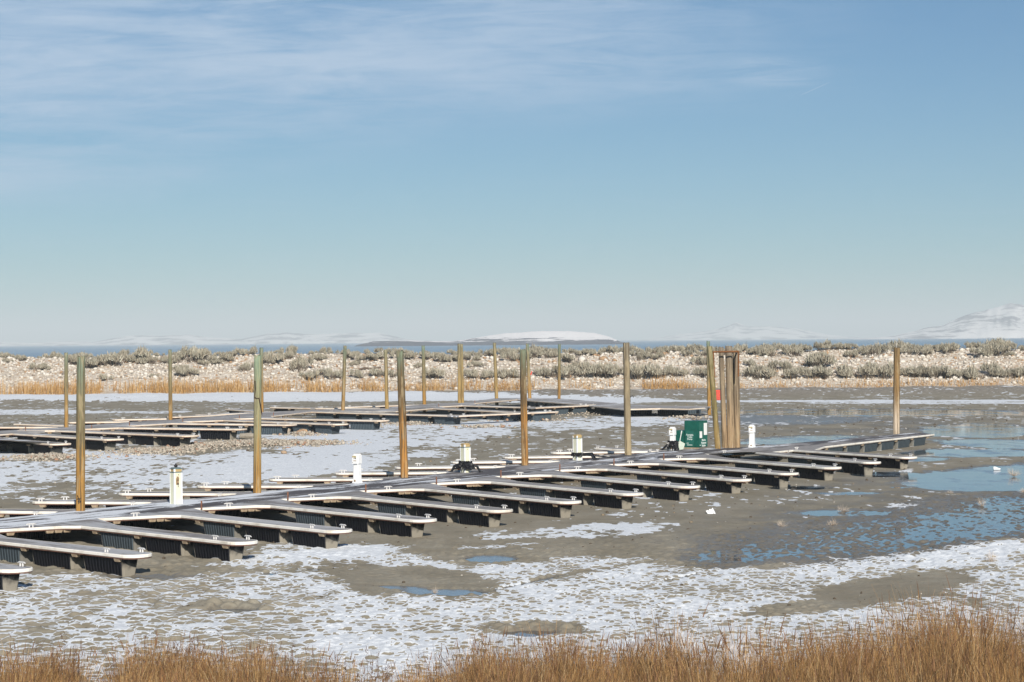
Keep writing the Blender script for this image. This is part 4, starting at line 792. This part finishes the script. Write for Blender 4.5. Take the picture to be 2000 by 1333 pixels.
# ------------------------------------------------------------------ power pedestals
M_CREAM = noisy('cream_panel', (0.72, 0.72, 0.56), (0.66, 0.655, 0.50), 2.5, 0.55, 0.35); M_TRIM = noisy('white_trim', (0.80, 0.82, 0.85), (0.72, 0.74, 0.76), 3, 0.5, 0.4)
M_CAPG = noisy('slate_cap', (0.10, 0.16, 0.18), (0.16, 0.21, 0.22), 5, 0.6); M_LENS = noisy('amber_lens', (0.42, 0.30, 0.13), (0.50, 0.38, 0.2), 5, 0.4); M_WHITE = noisy('white_shell', (0.80, 0.81, 0.82), (0.70, 0.71, 0.72), 3, 0.45, 0.4)
M_DARK = mat('dark_fitting', (0.03, 0.028, 0.03), 0.5)[0]; M_OUT = noisy('outlet_cover', (0.34, 0.24, 0.14), (0.25, 0.17, 0.1), 12, 0.7); M_STICK = noisy('sun_faded_sticker', (0.36, 0.29, 0.13), (0.48, 0.42, 0.25), 20, 0.7)
def square_pedestal(px, py, pyt, wpx, lens, finial, outlet, lab, rz):
    p = un(px, py, DK); k = p[1] / F; Hh = (py - pyt) * k; s = wpx * k / (abs(cos(rz)) + abs(sin(rz))); cap_h = 0.17
    r_ = empty('power_pedestal', (p[0], p[1], DK - 0.005), rz); tag(r_, lab, 'power pedestal', 'power pedestals along the nearer dock')
    MB().box((0, 0, (Hh - cap_h) / 2), (s, s, Hh - cap_h)).build('post_body', M_CREAM, r_)
    e = s / 2
    for i, j in ((-1, -1), (1, -1), (1, 1), (-1, 1)): MB().box((i * (e - 0.018), j * (e - 0.018), (Hh - cap_h) / 2 + 0.004), (0.05, 0.05, Hh - cap_h + 0.01)).build('corner_trim', M_TRIM, r_)
    zc = Hh - cap_h
    MB().box((0, 0, zc + 0.015), (s + 0.03, s + 0.03, 0.03)).build('cap_base', M_CAPG, r_)
    MB().box((0, 0, zc + 0.075), (s - 0.02, s - 0.02, 0.09)).build('lens', M_LENS, r_)
    for i, j in ((-1, -1), (1, -1)): MB().box((i * (e - 0.02), j * (e - 0.02), zc + 0.075), (0.055, 0.055, 0.092)).build('corner_trim', M_TRIM, r_)
    lid = MB().prism([(-e - .01, -e - .01), (e + .01, -e - .01), (e + .01, e + .01), (-e - .01, e + .01)], zc + 0.121, zc + 0.14); lid.box((0, 0, zc + 0.155), (s * 0.8, s * 0.8, 0.03)); lid.build('lid', M_CAPG if finial else M_LENS, r_)
    if finial: MB().tube([(0, 0, zc + .16), (0, 0, zc + .20), (0, 0, zc + 0.235), (0, 0, zc + .27), (0, 0, zc + .32)], [0.02, 0.06, 0.065, 0.03, 0.006], 10).build('finial', M_DARK, r_)
    if outlet:
        oc = MB(); oc.box((0, 0, 0), (0.012, 0.11, 0.22)); oc.tube([(0, -.03, 0.10), (0, 0.03, 0.10)], 0.07, 10); ob = oc.build('outlet', M_OUT, r_); ob.location = (e + 0.004, -e * 0.2, Hh * 0.62)
        MB().box((e + 0.004, -e * 0.1, Hh * .55), (0.012, 0.06, 0.05)).build('outlet_flap', M_DARK, r_); MB().tube([(e + .008, -e * .05, Hh * .55), (e + .008, -e * .03, Hh * .46)], 0.012, 6).build('cord_stub', M_DARK, r_)
    MB().box((e + 0.002, e * 0.1, Hh * 0.80), (0.012, 0.03, 0.035)).build('keyhole', M_OUT, r_)
    return r_, s, Hh
RZ = R(59 - 90)
square_pedestal(344, 984, 913, 24.5, True, True, True, 'cream square power pedestal topped by a dark finial, nearest of its kind', R(-52))
q2, s2, h2_ = square_pedestal(909, 923, 866, 20, True, False, False, 'cream square power pedestal skirted by tattered black plastic beside a leaning piling', R(-52))
q3, s3, h3_ = square_pedestal(1128, 899, 849, 18, True, False, False, 'cream square power pedestal with a narrow black plastic belt, without finial', R(-52))
def meter_pedestal(px, py, pyt, wpx, lab, rz=R(-38), stick=True):
    p = un(px, py, DK); k = p[1] / F; Hh = (py - pyt) * k; s = wpx * k / (abs(cos(rz)) + abs(sin(rz))) * 1.05
    r_ = empty('power_pedestal', (p[0], p[1], DK - 0.005), rz); tag(r_, lab, 'power pedestal', 'power pedestals along the nearer dock')
    def shell(w0, d0, z0, z1, name, w1=None, d1=None, bev=0.03):
        w1 = w1 or w0; d1 = d1 or d0; bm = bmesh.new(); bmesh.ops.create_cube(bm, size=1)
        for vv in bm.verts: k_ = vv.co.z > 0; vv.co = ((w1 if k_ else w0) * vv.co.x, (d1 if k_ else d0) * vv.co.y, z1 if k_ else z0)
        bmesh.ops.bevel(bm, geom=bm.edges[:], offset=bev, segments=3, affect='EDGES'); me = bpy.data.meshes.new(name); bm.to_mesh(me); bm.free(); return link(name, me, M_WHITE, r_, smooth=False)
    shell(s * 0.86, s * 0.86, 0.0, Hh * 0.66, 'post_body', s * 0.8, s * 0.8); shell(s * 1.05, s * 1.05, -0.004, Hh * 0.11, 'foot', s * 0.84, s * 0.84, 0.015)
    shell(s, s * 1.06, Hh * 0.62, Hh, 'meter_head', s * 0.94, s * 0.98, 0.05)
    dr_ = MB(); dr_.box((0, -s * 0.535, Hh * 0.79), (s * 0.78, 0.03, Hh * 0.27)); dr_.build('meter_door', M_WHITE, r_)
    if stick:
        MB().box((-s * 0.05, -s * 0.535 - 0.018, Hh * 0.90), (s * 0.6, 0.008, Hh * 0.055)).build('sticker', M_STICK, r_); MB().box((s * 0.12, -s * 0.535 - 0.018, Hh * 0.845), (s * 0.16, 0.010, Hh * 0.04)).build('switch', M_DARK, r_)
        MB().box((-s * 0.1, -s * 0.535 - 0.018, Hh * 0.835), (s * 0.09, 0.010, Hh * 0.022)).build('switch', M_OUT, r_); MB().box((s * 0.05, -s * 0.535 - 0.018, Hh * 0.765), (s * 0.42, 0.010, Hh * 0.02)).build('sticker', M_OUT, r_)
        MB().box((-s * 0.27, -s * 0.535 - 0.018, Hh * 0.70), (s * 0.06, 0.010, Hh * 0.02)).build('lock', M_DARK, r_)
    MB().box((-s * 0.02, -s * 0.43 - 0.03, Hh * 0.09), (s * 0.2, 0.02, Hh * 0.055)).build('outlet', M_OUT, r_)
    return r_, s, Hh
meter_pedestal(698, 944, 886, 20, 'white rounded meter pedestal without plastic, near a leaning brown piling', R(-32))
q5, s5, h5_ = meter_pedestal(1314, 880, 834, 15.5, 'white rounded meter pedestal knotted with black plastic beside the green cabinet', R(-30))
meter_pedestal(1469, 874, 830, 15, 'white rounded meter pedestal standing alone past the rusty-framed pilings', R(-20))
m, t, b = mat('black_plastic', (0.012, 0.012, 0.015), 0.32, 0.5); M_BAG = m
def plastic(name, root, s, z0, z1, flare, lab, strips, seed=1):
    """torn sheet of black plastic tied round a post"""
    rr = random.Random(seed); n = 40; lev = 9; V = []; loc = root.location
    for i in range(lev + 1):
        f = i / lev
        for j in range(n):
            a = 2 * pi * j / n; sq = s / 2 / max(abs(cos(a)), abs(sin(a))); fl = flare[int(j / n * len(flare)) % len(flare)]
            r_ = sq * (1.05 + 0.10 * rr.random()) + 0.02 + fl * f ** 1.3 * s + 0.025 * sin(j * 2.3 + i * 1.7)
            drop = (0.55 + 0.55 * (0.5 + 0.5 * sin(j * 1.9 + seed)) * rr.uniform(0.6, 1.1)) if fl < 0.2 else 1.0
            V.append((r_ * cos(a), r_ * sin(a), max(0.01, z1 - (z1 - z0) * f * drop + rr.uniform(-0.012, 0.012))))
    V = [np.array(v_) for v_ in V]; me = bpy.data.meshes.new(name)
    Fc = [(i * n + j, i * n + (j + 1) % n, (i + 1) * n + (j + 1) % n, (i + 1) * n + j) for i in range(lev) for j in range(n)]
    me.from_pydata([tuple(v_) for v_ in V], [], Fc); me.update(); bm = bmesh.new(); bm.from_mesh(me); bmesh.ops.solidify(bm, geom=bm.faces[:], thickness=0.012); bm.to_mesh(me); bm.free()
    o = link(name, me, M_BAG, None, loc); o.rotation_euler = root.rotation_euler; tag(o, lab, 'plastic sheet', 'black plastic tied round the pedestals')
    mb = MB()
    for (dx, dy, ln) in strips: mb.tube([(0.3 * dx, 0.3 * dy, z1 * 0.8), (dx * 0.8, dy * 0.8, z0 + 0.12), (dx, dy, 0.03), (dx * ln, dy * ln, 0.03)], [0.05, 0.06, 0.05, 0.01], 6)
    if strips: st = mb.build('torn_strip', M_BAG, o)
    return o
plastic('plastic_sheet', q2, s2, 0.12, 0.40 * h2_, [0.75, 0.3, 0.12, 0.95, 0.9, 0.1, 0.12, 0.25], 'wide flaring black plastic round the pedestal beside a leaning brown piling', [(-0.62, -0.25, 1.25), (0.42, 0.45, 1.2)], 3)
plastic('plastic_sheet', q3, s3, 0.18, 0.30 * h3_, [0.25, 0.5, 0.1, 0.08, 0.1, 0.08, 0.1, 0.25], 'narrow black plastic belt trailing along the deck from a cream pedestal', [(0.55, 0.5, 1.3), (.45, .7, 1.2)], 5)
plastic('plastic_sheet', q5, s5, 0.02, 0.42 * h5_, [0.4, 0.15, 0.08, 0.3, 0.15, 0.08, 0.1, 0.3], 'knotted black plastic hanging in strips from the white pedestal by the green cabinet', [(-0.48, -0.18, 1.2), (0.28, 0.1, 1.1)], 8)

# ------------------------------------------------------------------ green pump cabinet
m, t, b = mat('green_enamel', (0.008, 0.125, 0.095), 0.42, 0.4); tc = t.new('ShaderNodeTexCoord')
t.link(t.mix(t.ss(t.noise(tc.outputs['Object'], 3, 5, 0.6), 0.35, 0.7), (0.004, 0.075, 0.055), (0.008, 0.10, 0.075)), b.inputs['Base Color']); M_GRN = m
M_GRN2 = noisy('green_door', (0.010, 0.10, 0.078), (0.018, 0.125, 0.1), 3, 0.5, 0.35); M_LBL = noisy('white_label', (0.82, 0.83, 0.84), (0.76, 0.77, 0.78), 4, 0.5); M_LET = mat('white_lettering', (0.62, 0.70, 0.68), 0.6)[0]
e1 = unit(np.array([0.52, 0.854])); e2 = np.array([e1[1], -e1[0]])
cp = un(1365, 877, DK); kx = cp[1] / F                 # near corner
rz = math.atan2(e2[1], e2[0]); cab = empty('pump_cabinet', (cp[0], cp[1], DK), rz); tag(cab, 'dark green two-height metal cabinet with white labels on the nearer dock', 'cabinet')
# local axes: +x along e2 (towards the water), +y along e1; the near corner is the origin, body at x<0, y>0
W2, W1, HC = 0.80, 0.98, 52 * kx
def cbox(x0, x1, y0, y1, z0, z1, name, m_, bev=0.0):
    mb = MB(); mb.box(((x0 + x1) / 2, (y0 + y1) / 2, (z0 + z1) / 2), (x1 - x0, y1 - y0, z1 - z0)); me = mb.mesh(name)
    if bev:
        bm = bmesh.new(); bm.from_mesh(me); bmesh.ops.bevel(bm, geom=bm.edges[:], offset=bev, segments=2, affect='EDGES'); bm.to_mesh(me); bm.free()
    return link(name, me, m_, cab)
cbox(-W2, 0, 0, W1, 0.06, 0.06 + HC, 'tall_housing', M_GRN, 0.02); cbox(-W2 - 0.58, -W2 - 0.004, 0.05, W1 - 0.05, 0.06, 0.06 + HC * 0.63, 'low_housing', M_GRN, 0.02)
cbox(-W2 * 0.86, -W2 * 0.36, -0.012, 0.004, 0.11, 0.06 + HC * 0.62, 'access_door', M_GRN2); cbox(-0.004, 0.012, 0.05, W1 - 0.05, 0.11, 0.02 + HC * 0.98, 'access_door', M_GRN2)
cbox(0.010, 0.022, W1 * 0.55, W1 * 0.90, HC * 0.50, HC * 0.95, 'label_plate', M_LBL, 0.003); cbox(0.010, 0.022, W1 * 0.08, W1 * 0.34, HC * 0.40, HC * 0.65, 'label_plate', M_LBL, 0.003)
def letters(txt, size, loc, rot, name='lettering'):
    cu_ = bpy.data.curves.new(name, 'FONT'); cu_.body = txt; cu_.size = size; cu_.align_x = 'CENTER'; cu_.align_y = 'TOP'; cu_.extrude = 0.002; cu_.space_line = 0.9; cu_.offset = size * 0.02
    tmp = bpy.data.objects.new('tmp', cu_); COL.objects.link(tmp); dg = bpy.context.evaluated_depsgraph_get(); me = bpy.data.meshes.new_from_object(tmp.evaluated_get(dg)); bpy.data.objects.remove(tmp)
    o = link(name, me, M_LET, cab, loc); o.rotation_euler = rot; return o
letters('Portable\nToilet\nDump', 0.115, (-W2 * 0.61, -0.016, HC * 0.56), (R(90), 0, 0)); letters('Marine\nPumpout\nStation', 0.15, (0.016, W1 * 0.52, HC * 0.37), (R(90), 0, R(90)))
# small print low on both faces: unreadable at this size in the photograph, drawn as short bars
sm = MB()
for k_, (x, w, zz) in enumerate([(-W2 * 0.76, 0.12, 0.27), (-W2 * 0.62, 0.30, 0.18)]): sm.box((x, -0.016, zz), (w, 0.004, 0.025))
sm.box((0.016, W1 * 0.14, 0.17), (0.004, 0.14, 0.03)); sm.box((0.016, W1 * 0.55, 0.10), (0.004, 0.12, 0.025)); sm.build('small_print', M_LET, cab)
bd = MB(); q = (cp[0], cp[1]); c_ = np.array(q) - e2 * 0.55 - e1 * 0.10; bd.box((c_[0], c_[1], DK + 0.03), (1.1, 0.14, 0.055), e2); bdo = bd.build('wooden_plank', M_BLOCK); tag(bdo, 'short weathered plank lying along the foot of the green cabinet', 'plank')
# shovel leaning on the low housing
sh = empty('snow_shovel', (0, 0, 0)); Ys = (un(1332, 880, DK))[1] - 0.02; sb_ = at(1331, 880, Ys); sh.location = sb_; tag(sh, 'pale shovel leaning on the low half of the green cabinet', 'shovel')
corners = [(1325, 863.5), (1328, 861.5), (1338, 867), (1334.5, 878), (1326, 879.5)]
Vv = [at(x, y, Ys + (880 - y) * 0.012) - sb_ for x, y in corners]; nV = len(Vv); mb = MB(); mb.add([tuple(v_) for v_ in Vv] + [tuple(v_ + Vector((0.01, 0.03, 0))) for v_ in Vv], [tuple(range(nV)), tuple(range(nV, 2 * nV))[::-1]] + [(i, (i + 1) % nV, nV + (i + 1) % nV, nV + i) for i in range(nV)])
mb.build('blade', noisy('dusty_steel', (0.38, 0.45, 0.38), (0.46, 0.5, 0.44), 8, 0.6), sh)
hp0, hp1 = at(1327.6, 863, Ys + 0.2) - sb_, at(1331.5, 842, Ys + 0.42) - sb_; MB().tube([hp0, hp0.lerp(hp1, 0.72), hp0.lerp(hp1, 0.74), hp1], [0.022, 0.022, 0.035, 0.03], 8).build('handle', noisy('pale_handle', (0.6, 0.63, 0.62), (0.5, 0.52, 0.5), 5, 0.6), sh)

# ------------------------------------------------------------------ scraps
def scrap(pts, px0, py0, th, lab, name='plastic_scrap'):
    Y = un(px0, py0)[1]; o0 = Vector((*un(px0, py0), 0.0)); V = [at(x, y, Y + (py0 - y) * 0.02) - o0 for x, y in pts]; n = len(V)
    mb = MB(); mb.add([tuple(v_) for v_ in V] + [tuple(v_ + Vector((0.03, th, -0.01))) for v_ in V], [tuple(range(n)), tuple(range(n, 2 * n))[::-1]] + [(i, (i + 1) % n, n + (i + 1) % n, n + i) for i in range(n)])
    o = mb.build(name, M_LBL, None, o0); tag(o, lab, 'scrap'); return o
scrap([(1378.5, 998), (1382, 996.8), (1383.5, 998.5), (1385.5, 995), (1387, 994.5), (1388.2, 996.5), (1391.5, 992.2), (1394, 997), (1398, 1005), (1396.5, 1004.5), (1394, 1003), (1391, 1005), (1382.5, 1004.5)], 1389, 1005, 0.18, 'jagged white plastic scrap stuck in smooth bare mud')
scrap([(1940.5, 912), (1944, 912), (1949, 914), (1955, 916), (1953, 917.5), (1941, 917.5)], 1947, 918, 0.2, 'wedge of white plastic lying at the edge of meltwater')
p = to_levee(722, 724); lg = MB(); lg.tube([(-1.3, 0, 0.12), (-0.6, 0, 0.26), (0.1, 0, 0.2), (1.3, 0, 0.34)], [0.10, 0.13, 0.12, 0.09], 8); o = lg.build('driftwood_log', noisy('driftwood', (0.09, 0.065, 0.05), (0.16, 0.12, 0.09), 4, 0.9, sc=(0.4, 4, 4)), None, p); tag(o, 'dark driftwood log lying across the rocks of the levee', 'log')
p = to_levee(747, 700); o = MB().tube([(0, 0, -0.2), (0, 0, 0.85)], 0.06, 8).build('marker_stake', M_LBL, None, p); tag(o, 'thin white marker stake standing on the levee beside a far piling', 'stake')
p = un(486, 857); o = MB().tube([(-0.55, 0.25, 0.15), (0.0, 0.1, 0.17), (0.75, -0.1, 0.12)], [0.17, 0.19, 0.16], 10).build('grey_log', noisy('bleached_wood', (0.34, 0.31, 0.26), (0.24, 0.21, 0.17), 3, 0.9, sc=(1, 5, 5)), None, (p[0], p[1], 0)); tag(o, 'stubby grey log on gravel beside the cracked piling', 'log')

# ------------------------------------------------------------------ lake, island, mountains, air
m, t, b = mat('lake_water', (0.02, 0.10, 0.20), 0.28, 0.5); geo = t.new('ShaderNodeNewGeometry'); P = geo.outputs['Position']
n_ = t.noise(t.mapv(P, sc=(0.0016, 0.008, 1)), 1.0, 4, 0.6); t.link(t.mix(t.ss(n_, 0.4, 0.62), (0.03, 0.10, 0.19), (0.10, 0.22, 0.32)), b.inputs['Base Color'])
bp = t.new('ShaderNodeBump'); bp.inputs['Strength'].default_value = 0.9; bp.inputs['Distance'].default_value = 0.3; t.link(t.noise(t.mapv(P, sc=(0.25, 0.12, 1)), 1.0, 4, 0.6), bp.inputs['Height']); t.link(bp.outputs[0], b.inputs['Normal'])
lk = MB(); lk.add([(-160, 276, -0.06), (160, 276, -0.06), (7500, 25000, -0.06), (-7500, 25000, -0.06)], [(0, 1, 2, 3)]); tag(lk.build('lake', m), kind='structure')
def range_mesh(name, Y, pts, depth, rough_px, scale_px, m_, base_drop=0.5, k=0):
    """a ridge whose crest follows pts (pixel column, height in pixels over the shore)"""
    xs = np.arange(pts[0][0], pts[-1][0] + 1, scale_px); hp_ = np.interp(xs, [p[0] for p in pts], [p[1] for p in pts])
    nf = 26; V = []
    for j in range(nf + 1):
        f = j / nf; prof = 1 - abs(f - 0.45) / (0.45 if f < 0.45 else 0.55); prof = max(prof, 0) ** 0.85
        for x, hgt_ in zip(xs, hp_):
            X = (x - 1000) / F * Y; yy = Y + (f - 0.45) * depth
            ns = float(fbm(np.array(x / (rough_px * 9.0) + k), np.array(f * 5.0 + k), 5, 51 + k)) - 0.5
            rdg = abs(float(fbm(np.array(x / (rough_px * 3.2) + k), np.array(f * 3.0), 4, 77 + k)) - 0.5) * 2
            zpx = hgt_ * prof + (ns * 0.9 + 0.25 - rdg * 0.5) * hgt_ * 0.5 * prof ** 0.6 * (1 - prof * 0.75)
            V.append((X * (yy / Y), yy, zpx / F * yy - base_drop))
    q = len(xs); ii = np.arange(len(V)).reshape(nf + 1, q)
    me = raw_mesh(name, np.array(V), np.stack([ii[:-1, :-1], ii[:-1, 1:], ii[1:, 1:], ii[1:, :-1]], -1).reshape(-1, 4)); me.polygons.foreach_set('use_smooth', np.ones(len(me.polygons), bool))
    o = link(name, me, m_); tag(o, kind='structure'); return o
def snowy(name, rock, sc_, lo, hi, zlo=None, zhi=None):
    m, t, b = mat(name, rough=0.95, spec=0.1); geo = t.new('ShaderNodeNewGeometry'); P = geo.outputs['Position']
    n_ = t.noise(t.mapv(P, sc=sc_), 1.0, 6, 0.62); sep = t.new('ShaderNodeSeparateXYZ'); t.link(geo.outputs['Normal'], sep.inputs[0])
    fv = t.math('ADD', n_, t.math('MULTIPLY', t.math('SUBTRACT', sep.outputs[2], 0.9), 0.3))
    if zhi is not None:
        s2_ = t.new('ShaderNodeSeparateXYZ'); t.link(P, s2_.inputs[0]); fv = t.math('ADD', n_, t.math('MULTIPLY', t.math('SUBTRACT', s2_.outputs[2], zlo), zhi))
    f = t.ss(fv, lo, hi)
    t.link(t.mix(f, rock, (0.82, 0.80, 0.80)), b.inputs['Base Color']); return m
M_ISL = snowy('island_snow', (0.07, 0.07, 0.10), (0.02, 0.02, 0.35), 0.47, 0.55, 5.8, 0.04)
range_mesh('island', 2900, [(690, 0.0), (700, 3.8), (730, 10.0), (790, 10.6), (880, 8.8), (930, 15.0), (985, 24.0), (1050, 27.0), (1110, 26.0), (1160, 22.0), (1190, 15.0), (1212, 5.0), (1235, 0.6), (1240, 0.0)], 280, 8, 3, M_ISL, 0.4, 1)
M_MTN = snowy('mountain_snow', (0.16, 0.155, 0.19), (0.010, 0.010, 0.03), 0.42, 0.56)
range_mesh('mountain', 6800, [(1660, 0), (1740, 6), (1790, 16), (1805, 22), (1840, 26), (1875, 42), (1905, 50), (1945, 60), (1975, 67), (2010, 64), (2060, 74), (2120, 60), (2260, 30), (2300, 0)], 1300, 6, 3, M_MTN, 0.4, 2)
range_mesh('mountain', 10300, [(1240, 0), (1300, 8), (1380, 18), (1418, 26), (1436, 33), (1460, 26), (1500, 26), (1560, 20), (1620, 8), (1700, 0)], 1200, 5, 3, M_MTN, 0.4, 3)
range_mesh('mountain', 9000, [(120, 0), (190, 8), (225, 14), (260, 19), (320, 18), (370, 20), (410, 14), (470, 10), (520, 20), (560, 22), (600, 18), (680, 20), (740, 20), (790, 8), (860, 0)], 1000, 5, 3, M_MTN, 0.4, 4)
range_mesh('mountain', 9200, [(-160, 0), (-60, 10), (60, 6), (140, 9), (200, 6), (300, 0)], 900, 9, 4, M_MTN, 0.4, 5)
HAZE = 1.8e-4
m = bpy.data.materials.new('haze_air'); m.use_nodes = True; t = NT(m.node_tree); t.n.clear(); o_ = t.new('ShaderNodeOutputMaterial'); pv = t.new('ShaderNodeVolumePrincipled')
pv.inputs['Color'].default_value = (0.85, 0.945, 1.0, 1); pv.inputs['Density'].default_value = HAZE; pv.inputs['Anisotropy'].default_value = -0.12; t.link(pv.outputs[0], o_.inputs['Volume'])
hz = MB().box((0, 12600, 83), (16000, 25600, 171)).build('haze', m); tag(hz, kind='stuff')
